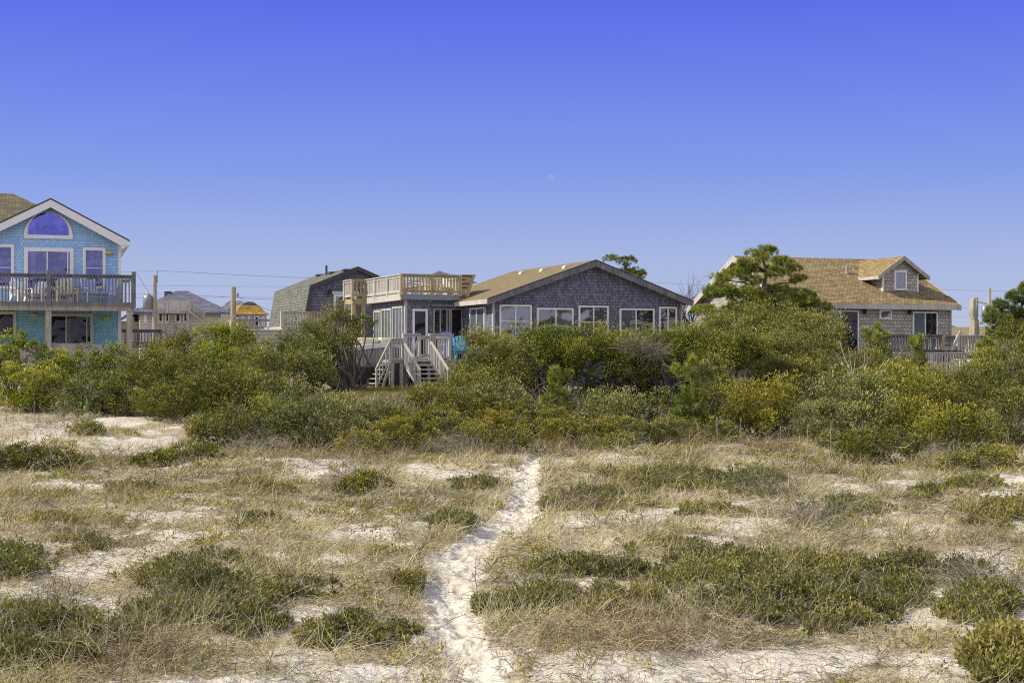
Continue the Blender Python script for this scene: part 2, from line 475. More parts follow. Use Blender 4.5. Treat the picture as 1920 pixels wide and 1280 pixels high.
class Frame:
    """a building's own axes: u along its front, v into its depth, local z above its base"""
    def __init__(s, px0, Y0, deg, z0=1.2):
        s.P = Vector(((px0 - HX) / F * Y0, Y0)); a = R(deg); s.a = a
        s.U = Vector((math.cos(a), math.sin(a))); s.V = Vector((-math.sin(a), math.cos(a))); s.z0 = z0

    def u(s, px, v=0.0):
        r = (px - HX) / F
        return (r * (s.P.y + v * s.V.y) - s.P.x - v * s.V.x) / (s.U.x - r * s.U.y)

    def v(s, px, u=0.0):
        r = (px - HX) / F
        return (r * (s.P.y + u * s.U.y) - s.P.x - u * s.U.x) / (s.V.x - r * s.V.y)

    def Y(s, u, v): return s.P.y + u * s.U.y + v * s.V.y

    def z(s, py, u=0.0, v=0.0): return EYE + (HY - py) / F * s.Y(u, v) - s.z0

    def uz(s, px, py, v=0.0):
        u = s.u(px, v); return u, s.z(py, u, v)

    def root(s, name, label, cat): return empty(name, (s.P.x, s.P.y, s.z0), s.a, label, cat)

    def world(s, u, v, z): return Vector((s.P.x + u * s.U.x + v * s.V.x, s.P.y + u * s.U.y + v * s.V.y, z + s.z0))


SIDE = (0, 0, -math.pi / 2)   # a panel made to face -v turned to face -u


def window(parent, loc, w, h, side=False, vb=(), hb=(), fr=.075, frame='white', pane='glass', curtain=None, name='window', deep=.07, part=(0, 1)):
    """frame (the part) with glass, curtain and the dark room behind as sub-parts; made facing -y from its lower corner"""
    rot = SIDE if side else (0, 0, 0)
    mb = MB()
    mb.box(0, fr, -deep, .03, 0, h).box(w - fr, w, -deep, .03, 0, h).box(fr, w - fr, -deep, .03, h - fr, h).box(fr, w - fr, -deep - .015, .03, 0, fr * .9)
    for t in vb: mb.box(w * t - .025, w * t + .025, -deep * .85, .0, fr * .9, h - fr)
    for t in hb: mb.box(fr, w - fr, -deep * .7, .0, h * t - .016, h * t + .016)
    o = mb.build(name, M[frame], parent, loc, rot, .006)
    MB().box(fr, w - fr, -.008, .02, fr * .9, h - fr).build('dark_interior', M['dark_room'], o)
    if curtain:
        a, b = part
        nn = max(12, int(w * 26)); vs = []; fs = []
        for i in range(nn + 1):
            t = a + (b - a) * i / nn; x = fr + (w - 2 * fr) * t
            y = -.018 - .008 * math.sin(i * 1.45 + w * 7) - .003 * math.sin(i * 3.7)
            vs += [(x, y, fr), (x, y, h - fr)]
        for i in range(nn): fs.append((2 * i, 2 * i + 2, 2 * i + 3, 2 * i + 1))
        MB().add(vs, fs).build('curtain', M[curtain], o)
    MB().add([(fr, -deep * .55, fr * .9), (w - fr, -deep * .55, fr * .9), (w - fr, -deep * .55, h - fr), (fr, -deep * .55, h - fr)], [(0, 1, 2, 3)]).build('pane', M[pane], o)
    return o


def railing(parent, p, q, h, mat, name='railing', gap=.125, bw=.04, post=None, rail=.09, low=.09, posts_at=(0, 1), pw=.1, skirt=0.0, post_mat=None, ptop=.0, zig=0.0):
    """balusters between a top and a bottom rail from p to q (floor points), posts as sub-parts"""
    p = Vector(p); q = Vector(q); L = (q - p).length; d = (q - p) / L
    mb = MB()
    up = Vector((0, 0, 1))
    mb.bar(p + up * (h - .02), q + up * (h - .02), rail + .05, .04)
    mb.bar(p + up * (h - .085), q + up * (h - .085), .04, rail)
    if low > 0: mb.bar(p + up * low, q + up * low, .04, rail)
    n = max(2, int((Vector((d.x, d.y, 0)).length * L) / gap)); side = Vector((-d.y, d.x, 0)).normalized() * .04
    for i in range(1, n):
        a = p + d * (L * i / n) - side
        j = random.uniform(-.012, .012)
        mb.box(a.x - bw / 2 + j, a.x + bw / 2 + j, a.y - bw / 2, a.y + bw / 2, a.z - skirt + (low if skirt == 0 and low else 0) - .03, a.z + h - .05)
    o = mb.build(name, mat, parent)
    for t in posts_at:
        c = p + d * (L * t)
        MB().box(c.x - pw / 2, c.x + pw / 2, c.y - pw / 2, c.y + pw / 2, c.z - max(skirt, .05), c.z + h + ptop).build('post', post_mat or mat, o, bevel=.008)
    return o


# ------------------------------------------------------------------ furniture
def adirondack(name, mat, loc, rz, label, cat='chair', group=None, w=.7, tall=.95):
    root = empty(name, loc, rz, label, cat, group)
    mb = MB()
    for i in range(5):
        y0 = -.32 + i * .115
        mb.add([(-w / 2 + .06, y0, .36 - i * .025), (w / 2 - .06, y0, .36 - i * .025), (w / 2 - .06, y0 + .1, .34 - i * .025), (-w / 2 + .06, y0 + .1, .34 - i * .025),
                (-w / 2 + .06, y0, .38 - i * .025), (w / 2 - .06, y0, .38 - i * .025), (w / 2 - .06, y0 + .1, .36 - i * .025), (-w / 2 + .06, y0 + .1, .36 - i * .025)],
               [(0, 3, 2, 1), (4, 5, 6, 7), (0, 1, 5, 4), (1, 2, 6, 5), (2, 3, 7, 6), (3, 0, 4, 7)])
    mb.build('seat', mat, root)
    mb = MB()
    for i in range(5):
        x = -w / 2 + .12 + i * (w - .24) / 4
        top = tall - .02 - .05 * abs(i - 2) ** 1.6 * .6
        mb.bar((x, .22, .28), (x * 1.12, .22 + (top - .28) * .42, top), (w - .24) / 4 - .018, .022, (0, 1, 0))
    mb.bar((-w / 2 + .06, .40, .62), (w / 2 - .06, .40, .62), .03, .07)
    mb.build('backrest', mat, root)
    for sgn in (-1, 1):
        mb = MB(); x = sgn * (w / 2 - .02)
        mb.box(x - .065, x + .065, -.38, .36, .53, .555); mb.build('armrest', mat, root, bevel=.006)
        MB().box(x - .02, x + .02, -.34, -.25, 0, .53).build('leg', mat, root)
        MB().bar((x, .1, .33), (x, .44, .02), .03, .1).build('leg', mat, root)
        MB().bar((x, .32, .53), (x, .30, .2), .03, .07).build('leg', mat, root)
    return root


def side_table(name, mat, loc, rz, label, w=.5, d=.5, h=.5):
    root = empty(name, loc, rz, label, 'table')
    mb = MB()
    for i in range(5): mb.box(-w / 2, w / 2, -d / 2 + i * d / 5, -d / 2 + (i + .88) * d / 5, h - .025, h)
    mb.build('table_top', mat, root)
    for a in (-1, 1):
        for b in (-1, 1):
            MB().box(a * (w / 2 - .05) - .03, a * (w / 2 - .05) + .03, b * (d / 2 - .05) - .03, b * (d / 2 - .05) + .03, 0, h - .025).build('leg', mat, root)
    return root


def sling_chair(name, frame, cloth, loc, rz, label):
    root = empty(name, loc, rz, label, 'chair')
    mb = MB(); n = 10; vs = []; fs = []
    for i in range(n + 1):
        t = i / n
        y = -.3 + t * .75; z = .38 - .08 * math.sin(t * math.pi) + max(0, t - .5) * 1.2
        vs += [(-.26, y, z), (.26, y, z)]
    for i in range(n): fs.append((2 * i, 2 * i + 1, 2 * i + 3, 2 * i + 2))
    mb.add(vs, fs).build('sling', cloth, root)
    for sx in (-1, 1):
        x = sx * .29
        mb = MB().tube([(x, -.34, 0), (x, -.3, .4), (x, .1, .33), (x, .47, 1.0)], .02, 6).tube([(x, .35, 0), (x, .1, .4), (x, -.28, .58), (x, .25, .62)], .018, 6)
        mb.build('frame', frame, root)
    return root


# ------------------------------------------------------------------ vegetation
def _norm(a): return a / np.maximum(np.linalg.norm(a, axis=-1, keepdims=True), 1e-9)


PAL = {
    'hedge': [(.038, .052, .012), (.090, .105, .020), (.145, .15, .026), (.185, .155, .035)],
    'cedar': [(.040, .052, .016), (.085, .098, .026), (.135, .125, .032), (.165, .105, .035)],
    'cedar_olive': [(.052, .062, .020), (.105, .115, .034), (.16, .155, .05), (.20, .165, .055)],
    'cedar_rust': [(.055, .062, .014), (.115, .122, .020), (.165, .155, .024), (.20, .145, .028)],
    'cedar_pale': [(.060, .072, .030), (.12, .13, .055), (.18, .175, .075), (.22, .20, .09)],
    'myrtle': [(.05, .072, .010), (.115, .145, .018), (.19, .195, .026), (.245, .215, .045)],
    'myrtle_dark': [(.028, .042, .010), (.060, .078, .016), (.11, .122, .024), (.16, .15, .03)],
    'mound': [(.050, .058, .014), (.105, .108, .022), (.165, .15, .030), (.215, .165, .045)],
    'pine': [(.050, .075, .016), (.11, .14, .028), (.18, .19, .040), (.23, .20, .06)],
    'pine_dark': [(.025, .045, .014), (.055, .082, .022), (.10, .12, .03), (.15, .14, .045)],
    'pine_gold': [(.055, .062, .016), (.115, .112, .022), (.19, .165, .028), (.25, .18, .04)],
}


LEAF_GAIN = np.array([2.5, 2.45, 1.9])


def pal_cols(pal, t):
    P = np.array(PAL[pal] if isinstance(pal, str) else pal) * LEAF_GAIN; k = len(P) - 1
    t = np.clip(t, 0, .78) * k; i = t.astype(int); f = (t - i)[:, None]
    return P[i] * (1 - f) + P[i + 1] * f


STYLE = {  # clumps per m2 of blob surface, leaves per clump, clump radius, length, width, spread, up-pull
    'cedar': (10, 150, .25, (.05, .11), (.022, .034), .55, .85),
    'broad': (9.5, 110, .26, (.05, .08), (.034, .054), .8, .6),
    'pine': (20, 50, .045, (.12, .20), (.011, .017), .80, .60),
    'mound': (24, 95, .16, (.036, .065), (.018, .030), .65, .95),
}


def foliage_arrays(blobs, style, pal, lean=(0, 0, 0), dens=1.0, size=1.0, zmin=None, hue=0.0, seed=0):
    rng = np.random.default_rng(seed)
    cl, lk, cr, Ln, Wd, spr, upw = STYLE[style]
    C = []; D = []
    BB = [(np.array(c, float), np.array(r, float)) for c, r in blobs]
    for bi, (c, r) in enumerate(BB):
        area = 4 * math.pi * ((r[0] * r[1]) ** 1.6 / 3 + (r[0] * r[2]) ** 1.6 / 3 + (r[1] * r[2]) ** 1.6 / 3) ** (1 / 1.6)
        n = int(area * cl * dens * .75) + 6
        d = _norm(rng.normal(size=(n, 3)))
        lump = .76 + .36 * (vnoise(d[:, 0] * 2.6 + 5 * bi, d[:, 2] * 2.6 + d[:, 1] * 2.1 + 3 * bi, seed + 1))
        f = lump * (1.14 - .62 * rng.random(n) ** 1.3)
        p = c + d * r * f[:, None]
        g = height(p[:, 0], p[:, 1]) if zmin is None else np.full(n, zmin)
        keep = p[:, 2] > g + .03
        keep &= ~((d[:, 1] > .35) & (rng.random(n) < .55))
        for bj, (c2, r2) in enumerate(BB):
            if bj != bi: keep &= (np.linalg.norm((p - c2) / r2, axis=1) > .62)
        C.append(p[keep]); D.append(_norm(d / r)[keep])
    C = np.concatenate(C); D = np.concatenate(D)
    n = len(C)
    cd = _norm(D * .75 + np.array([0, 0, upw]) + np.array(lean) + rng.normal(size=(n, 3)) * .35)
    # colour per clump: patches across the crown, plus its own
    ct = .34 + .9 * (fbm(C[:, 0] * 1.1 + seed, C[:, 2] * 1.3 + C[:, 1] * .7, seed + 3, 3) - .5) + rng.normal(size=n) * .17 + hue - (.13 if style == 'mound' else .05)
    kk = rng.integers(int(lk * .6), int(lk * 1.4) + 1, n)
    idx = np.repeat(np.arange(n), kk); m = len(idx)
    ax = cd[idx]; cc = C[idx]
    csz = (.4 + 1.1 * rng.random(n) ** 1.4)[idx]
    if style == 'pine':
        along = rng.random(m)
        pos = cc + ax * (along * .11)[:, None] * size
        ld = _norm(ax * .9 + rng.normal(size=(m, 3)) * spr)
    else:
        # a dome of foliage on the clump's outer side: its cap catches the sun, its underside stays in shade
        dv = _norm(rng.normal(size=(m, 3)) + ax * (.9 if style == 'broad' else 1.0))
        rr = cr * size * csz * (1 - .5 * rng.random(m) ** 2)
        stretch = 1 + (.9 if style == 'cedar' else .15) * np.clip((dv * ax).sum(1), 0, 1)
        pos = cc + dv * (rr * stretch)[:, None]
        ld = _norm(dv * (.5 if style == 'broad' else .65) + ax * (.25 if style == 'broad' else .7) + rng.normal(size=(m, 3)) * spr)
    if style == 'pine': fresh_lit = .32 + .6 * along * (.4 + rng.random(m))
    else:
        # new growth paler at the tips; inner and under leaves darkened as painted shade
        fresh_lit = np.clip((rr / (cr * size * csz) - .5) * 2, 0, 1) * (.55 + .45 * np.clip((dv * ax).sum(1), -1, 1))
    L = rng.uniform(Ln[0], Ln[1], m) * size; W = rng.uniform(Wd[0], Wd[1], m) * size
    col = pal_cols(pal, ct[idx] - .16 + .34 * fresh_lit + rng.normal(size=m) * .09) * (.34 + .80 * np.clip(fresh_lit, 0, 1))[:, None]
    return leaf_quads(pos, ld, L, W, rng), col


def leaf_quads(pos, ld, L, W, rng, mid=.5):
    m = len(pos)
    s = _norm(np.cross(ld, rng.normal(size=(m, 3))))
    nrm = np.cross(ld, s)
    V = np.empty((m, 4, 3))
    V[:, 0] = pos
    V[:, 1] = pos + ld * (L * mid)[:, None] + s * (W / 2)[:, None] + nrm * (W * .2)[:, None]
    V[:, 2] = pos + ld * L[:, None]
    V[:, 3] = pos + ld * (L * mid)[:, None] - s * (W / 2)[:, None] + nrm * (W * .2)[:, None]
    return V.reshape(-1, 3)


def quads(n): return np.arange(4 * n).reshape(n, 4)


def ribbons(base, d0, L, W, bend, rng, seg=2, curl=0.0):
    """narrow curved strips; returns verts and quads (seg per strip)"""
    m = len(base)
    side = _norm(np.cross(d0, rng.normal(size=(m, 3))))
    P = [base]; d = d0.copy(); p = base.copy()
    for i in range(seg):
        p = p + d * (L / seg)[:, None]
        P.append(p)
        d = _norm(d + bend / seg + (rng.normal(size=(m, 3)) * curl if curl else 0))
    V = np.empty((m, seg + 1, 2, 3))
    for i in range(seg + 1):
        w = W * (1 - .8 * i / seg) / 2
        V[:, i, 0] = P[i] - side * w[:, None]; V[:, i, 1] = P[i] + side * w[:, None]
    V = V.reshape(-1, 3)
    b = (np.arange(m) * (seg + 1) * 2)[:, None]
    Q = np.concatenate([np.concatenate([b + 2 * i, b + 2 * i + 1, b + 2 * i + 3, b + 2 * i + 2], 1) for i in range(seg)], 0)
    return V, Q


def twig_tubes(mb, base, ends, r0, rng, sag=.12, n=4):
    base = Vector(base)
    for e in ends:
        e = Vector(e); d = e - base; k = 5; pts = []; rr = []
        bx, by, bz = rng.normal(size=3) * d.length * sag
        st = base + Vector(rng.normal(size=3)) * .06
        for i in range(k):
            t = i / (k - 1); s = math.sin(t * math.pi)
            pts.append(st.lerp(e, t) + Vector((bx * s, by * s, bz * s))); rr.append(r0 * (1 - .82 * t))
        mb.tube(pts, rr, n, cap=False)


SEED = [100]


def px_blob(px, py, rx, ry, Y, ryd=None):
    """ellipsoid seen at (px, py) with half sizes rx, ry in photo pixels, at distance Y"""
    c = at(px, py, Y); k = Y / F
    f = lambda v: max(.45 * v, v - .15)
    return (tuple(c), (f(rx * k), ryd if ryd else f(rx * k * .75 + .15), f(ry * k)))


def bush(name, label, blobs, style, pal, base=None, lean=(0, 0, 0), dens=1.0, size=1.0, cat='bush', group=None, stems=14, bark='bark', r0=.035, hue=0.0, dead=45, extra=None, fit=True):
    SEED[0] += 1; sd = SEED[0]; rng = np.random.default_rng(sd)
    if fit:
        low = max(blobs, key=lambda b: b[1] + b[3]); yg = ground_Y(low[1] + .92 * low[3])
        if yg < low[4]: blobs = [(b[0], b[1], b[2], b[3], b[4] - (low[4] - yg)) + tuple(b[5:]) for b in blobs]
    BB = [px_blob(*b) for b in blobs]
    if style == 'mound': r0 = .012; BB = [((c[0], c[1], c[2] + .2 * r[2]), (r[0] + .12, r[1] + .12, r[2] * 1.2 + .12)) for c, r in BB]
    if base is None:
        bx = float(np.mean([b[0][0] for b in BB])); by = float(np.mean([b[0][1] for b in BB]))
        base = (bx, by)
    bz = float(height(base[0], base[1]))
    o = empty(name, (base[0], base[1], bz), 0, label, cat, group)
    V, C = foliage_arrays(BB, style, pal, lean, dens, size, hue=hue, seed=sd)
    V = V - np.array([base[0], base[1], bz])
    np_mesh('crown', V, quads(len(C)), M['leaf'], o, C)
    mb = MB(); ends = []
    for i in range(stems):
        c, r = BB[i % len(BB)]
        d = _norm(rng.normal(size=3)); d[2] = abs(d[2])
        e = np.array(c) + d * np.array(r) * rng.uniform(.5, .98) - np.array([base[0], base[1], bz])
        ends.append(e)
    twig_tubes(mb, (0, 0, -.1), ends, r0, rng)
    mb.build('stem', M[bark], o, smooth=True)
    if dead:
        dead_twigs(o, [BB[int(rng.integers(len(BB)))] for _ in range(2)] if not extra else [px_blob(*e) for e in extra], dead, (base[0], base[1], bz), sd)
    return o


def dead_twigs(parent, BB, n, org, seed, col=(.30, .265, .22), L=(.35, .9), w=(.008, .016), name='bare_twig'):
    rng = np.random.default_rng(seed + 5000)
    P = []; D = []
    for c, r in BB:
        k = n // len(BB)
        d = _norm(rng.normal(size=(k, 3))); d[:, 1] = -np.abs(d[:, 1])
        p = np.array(c) + d * np.array(r) * rng.uniform(.4, .95, (k, 1))
        P.append(p); D.append(_norm(d + rng.normal(size=(k, 3)) * .6 + np.array([0, 0, .4])))
    P = np.concatenate(P) - np.array(org); D = np.concatenate(D); m = len(P)
    V, Q = ribbons(P, D, rng.uniform(*L, m), rng.uniform(*w, m), rng.normal(size=(m, 3)) * .9, rng, 5, .22)
    t = rng.uniform(.55, 1.35, m); cc = np.array(col)[None] * t[:, None]
    cols = np.tile(cc, (5, 1))
    return np_mesh(name, V, Q, M['twig'], parent, cols)


def tangle(label, px, py, rx, hgt, n, col=(.30, .265, .21), cat='shrub', group=None, name='leafless_shrub', L=(.3, .75), w=(.006, .012)):
    """a low dome of curling leafless stems standing at ground pixel (px, py)"""
    SEED[0] += 1; rng = np.random.default_rng(SEED[0])
    x, y = ground_pt(px, py); k = y / F; z = float(height(x, y))
    o = empty(name, (x, y, z), 0, label, cat, group)
    ang = rng.random(n) * 2 * math.pi; rad = np.sqrt(rng.random(n))
    a = rx * k
    P = np.stack([np.cos(ang) * rad * a, np.sin(ang) * rad * a * 1.1, np.zeros(n)], 1)
    P[:, 2] = height(P[:, 0] + x, P[:, 1] + y) - z + hgt * (1 - rad ** 2) * rng.random(n)
    D = _norm(np.stack([np.cos(ang) * rad, np.sin(ang) * rad, .25 + .5 * rng.random(n)], 1) + rng.normal(size=(n, 3)) * .7)
    D[:, 2] = np.abs(D[:, 2])
    bend = rng.normal(size=(n, 3)) * .9 + np.array([.2, -.1, -.9])
    V, Q = ribbons(P, D, rng.uniform(*L, n), rng.uniform(*w, n), bend, rng, 5, .25)
    V[:, 2] = np.maximum(V[:, 2], height(V[:, 0] + x, V[:, 1] + y) - z + .01)
    cc = np.array(col)[None] * rng.uniform(.45, 1.45, n)[:, None] * np.stack([np.ones(n), rng.uniform(.93, 1.0, n), rng.uniform(.8, 1.05, n)], 1)
    np_mesh('stem', V, Q, M['twig'], o, np.tile(cc, (5, 1)))
    return o

# ================================================================== camera, light, sky
cam = bpy.data.cameras.new('camera'); camo = bpy.data.objects.new('camera', cam); COL.objects.link(camo)
camo.location = (0, 0, EYE); camo.rotation_euler = (math.pi / 2, 0, 0)
cam.sensor_width = 36; cam.lens = F * 36 / 1920; cam.shift_y = (HY - 640) / 1920
cam.clip_start = .5; cam.clip_end = 20000
SC.camera = camo

SUN_EL, SUN_B = R(40), R(-4)      # height; swing from due left towards the far side
to_sun = Vector((-math.cos(SUN_B) * math.cos(SUN_EL), math.sin(SUN_B) * math.cos(SUN_EL), math.sin(SUN_EL)))
sl = bpy.data.lights.new('sun', 'SUN'); sl.energy = 5.0; sl.angle = R(.53); sl.color = (1.0, .92, .75)
so = bpy.data.objects.new('sun', sl); COL.objects.link(so); so.rotation_euler = to_sun.to_track_quat('Z', 'Y').to_euler(); so.location = (-40, 20, 40)

w = bpy.data.worlds.new('World'); SC.world = w; w.use_nodes = True
nt = w.node_tree; nt.nodes.clear(); n = N(nt)
sky = n('ShaderNodeTexSky', sky_type='NISHITA', sun_disc=False, sun_elevation=SUN_EL, sun_rotation=math.atan2(to_sun.x, to_sun.y), air_density=1.0, dust_density=.6, ozone_density=2.0)
tc = n('ShaderNodeTexCoord')
sp = n('ShaderNodeSeparateXYZ', {0: tc.outputs['Generated']})
# grade of the clear winter sky: pale lilac horizon, violet blue above, neutral fill added overhead
SKYT = [(0.0, (.56, .62, .78)), (.065, (.425, .51, .785)), (.12, (.25, .36, .84)), (.18, (.163, .24, .87)), (.235, (.105, .155, .85)), (.42, (.21, .23, .46)), (1.0, (.24, .25, .34))]
gr = ramp(n, sp.outputs[2], SKYT)
# added fill: sky behind the camera brightened and mottled to light shaded fronts
back_fill = n('ShaderNodeMapRange', {0: sp.outputs[1], 1: -.05, 2: -.75, 3: 0.0, 4: .85}, interpolation_type='SMOOTHSTEP')
cl = n('ShaderNodeTexNoise', {'Vector': tc.outputs['Generated'], 'Scale': 4.0, 'Detail': 4.0})
gr = mixc(n, back_fill.outputs[0], gr, ramp(n, cl.outputs[0], [(.35, (.72, .75, 1.0)), (.62, (1.35, 1.3, 1.3))]))
sk = mixc(n, .86, n('ShaderNodeMix', {6: sky.outputs[0], 7: c4((.42, .52, 1.05)), 0: 1.0}, data_type='RGBA', blend_type='MULTIPLY').outputs[2],
          n('ShaderNodeMix', {6: gr, 7: c4((10.0, 10.0, 10.0)), 0: 1.0}, data_type='RGBA', blend_type='MULTIPLY').outputs[2])
bg = n('ShaderNodeBackground', {0: sk, 1: .10})
wo = n('ShaderNodeOutputWorld'); nt.links.new(bg.outputs[0], wo.inputs[0])
SC.view_settings.view_transform = 'Standard'; SC.view_settings.look = 'None'
SC.view_settings.exposure = 0; SC.view_settings.gamma = 1
SC.cycles.use_denoising = False
SC.cycles.filter_width = 1.15
SC.cycles.max_bounces = 6; SC.cycles.transparent_max_bounces = 12; SC.cycles.diffuse_bounces = 3; SC.cycles.glossy_bounces = 2

# the daytime moon
def moon():
    m, nt, out = new_mat('pale_moon'); n = N(nt)
    tc = n('ShaderNodeTexCoord'); nz = n('ShaderNodeTexNoise', {'Vector': tc.outputs['Object'], 'Scale': .02, 'Detail': 3.0})
    col = ramp(n, nz.outputs[0], [(.35, (.42, .44, .70)), (.65, (.56, .55, .72))])
    e = n('ShaderNodeEmission', {'Color': col, 'Strength': 1.0}); t = n('ShaderNodeBsdfTransparent')
    nrm = n('ShaderNodeNewGeometry'); dt = n('ShaderNodeVectorMath', {0: nrm.outputs['Normal'], 1: (-.75, -.55, .2)}, operation='DOT_PRODUCT')
    f = n('ShaderNodeMapRange', {0: dt.outputs['Value'], 1: .15, 2: .9, 3: .0, 4: .32})  # sunlit side painted on as a glow, other side left clear
    mx = n('ShaderNodeMixShader', {0: f.outputs[0], 1: t.outputs[0], 2: e.outputs[0]}); nt.links.new(mx.outputs[0], out.inputs[0])
    c = at(1034, 332, 8000); r = 6.0 / F * 8000
    mb = MB(); k = 20; vs = []; fs = []
    for i in range(k + 1):
        for j in range(2 * k):
            a = math.pi * i / k; b = math.pi * j / k
            vs.append((r * math.sin(a) * math.cos(b), r * math.sin(a) * math.sin(b), r * math.cos(a)))
    for i in range(k):
        for j in range(2 * k):
            j2 = (j + 1) % (2 * k); fs.append((i * 2 * k + j, (i + 1) * 2 * k + j, (i + 1) * 2 * k + j2, i * 2 * k + j2))
    o = mb.add(vs, fs).build('moon', m, None, c, None, 0, True)
    tag(o, 'faint pale daytime moon in the clear blue sky above the grey house', 'moon')


moon()

# ================================================================== ground and path
def build_ground():
    # rows closer together near the camera; far rows run on to the horizon
    ys = np.concatenate([[-60, -30, -10, 0, 4], np.geomspace(7.5, 62, 420), np.geomspace(66, 2500, 24)])
    nx = 320
    sx = np.linspace(-1, 1, nx)
    sx = np.sign(sx) * (np.abs(sx) * .72 + .28 * np.abs(sx) ** 5)
    Y = np.repeat(ys[:, None], nx, 1)
    half = np.maximum(np.abs(Y) * .62, 9.0)
    half = np.where(Y > 62, np.maximum(half, 70), half)
    X = sx[None] * half
    X[:, 0] = -np.maximum(half[:, 0] * 1.2, 80); X[:, -1] = np.maximum(half[:, 0] * 1.2, 80)
    Z = ground_z(X, Y)
    d = path_d(X, Y)
    Z = Z - .07 * (1 - sstep(.35, .75, d))
    V = np.stack([X, Y, Z], -1).reshape(-1, 3)
    r, c = len(ys), nx
    i = (np.arange(r - 1)[:, None] * c + np.arange(c - 1)[None]).ravel()
    Q = np.stack([i, i + 1, i + c + 1, i + c], 1)
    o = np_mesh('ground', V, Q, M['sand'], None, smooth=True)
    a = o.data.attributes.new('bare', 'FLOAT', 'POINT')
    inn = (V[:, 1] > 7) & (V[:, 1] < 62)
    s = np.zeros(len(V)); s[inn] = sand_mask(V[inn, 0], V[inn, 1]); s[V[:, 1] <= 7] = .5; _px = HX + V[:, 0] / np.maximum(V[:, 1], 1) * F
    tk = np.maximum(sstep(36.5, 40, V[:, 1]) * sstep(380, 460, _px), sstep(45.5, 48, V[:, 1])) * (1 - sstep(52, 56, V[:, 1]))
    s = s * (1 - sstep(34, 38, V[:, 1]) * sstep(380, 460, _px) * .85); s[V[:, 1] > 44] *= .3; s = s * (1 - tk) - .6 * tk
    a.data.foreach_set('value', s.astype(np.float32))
    tag(o, 'pale dune sand strewn with dry litter', None, None, 'structure')


def build_path():
    ys = np.arange(8.2, PATH[-1, 1] + .6, .028)
    k = 44; t = np.linspace(-1.3, 1.3, k)
    Y = np.repeat(ys[:, None], k, 1)
    T = np.repeat(t[None], len(ys), 0)
    X = path_x(Y) + T * path_w(Y)
    Z = ground_z(X, Y)
    rng = np.random.default_rng(5)
    # heel and toe marks pressed into the soft sand
    for i in range(620):
        fy = rng.uniform(8.5, ys[-1]); fx = path_x(fy) + rng.normal() * .42 * path_w(fy)
        a0 = rng.normal() * .5; sx = rng.uniform(.05, .10); sy = rng.uniform(.10, .20); dp = rng.uniform(.004, .022)
        j0, j1 = np.searchsorted(ys, [fy - .6, fy + .6])
        dx = X[j0:j1] - fx; dy = Y[j0:j1] - fy
        u = dx * math.cos(a0) + dy * math.sin(a0); v = -dx * math.sin(a0) + dy * math.cos(a0)
        q = (u / sx) ** 2 + (v / sy) ** 2
        Z[j0:j1] += -dp * np.exp(-q) + dp * .45 * np.exp(-(np.sqrt(q) - 1.55) ** 2 / .12)
    Z += -.02 + .02 * np.abs(T) + .016 * (fbm(X * 6, Y * 5, 71, 3) - .5) + .005 * (vnoise(X * 22, Y * 18, 73) - .5)
    Z += .010 - .05 * sstep(.8, 1.3, np.abs(T) + .5 * (fbm(X * 5, Y * 3, 75, 2) - .5))
    V = np.stack([X, Y, Z], -1).reshape(-1, 3)
    r, c = Y.shape
    i = (np.arange(r - 1)[:, None] * c + np.arange(c - 1)[None]).ravel()
    o = np_mesh('path', V, np.stack([i, i + 1, i + c + 1, i + c], 1), M['path'], None, smooth=True)
    tag(o, 'trodden white sand footpath winding through the dune grass', None, None, 'structure')


build_ground()
build_path()


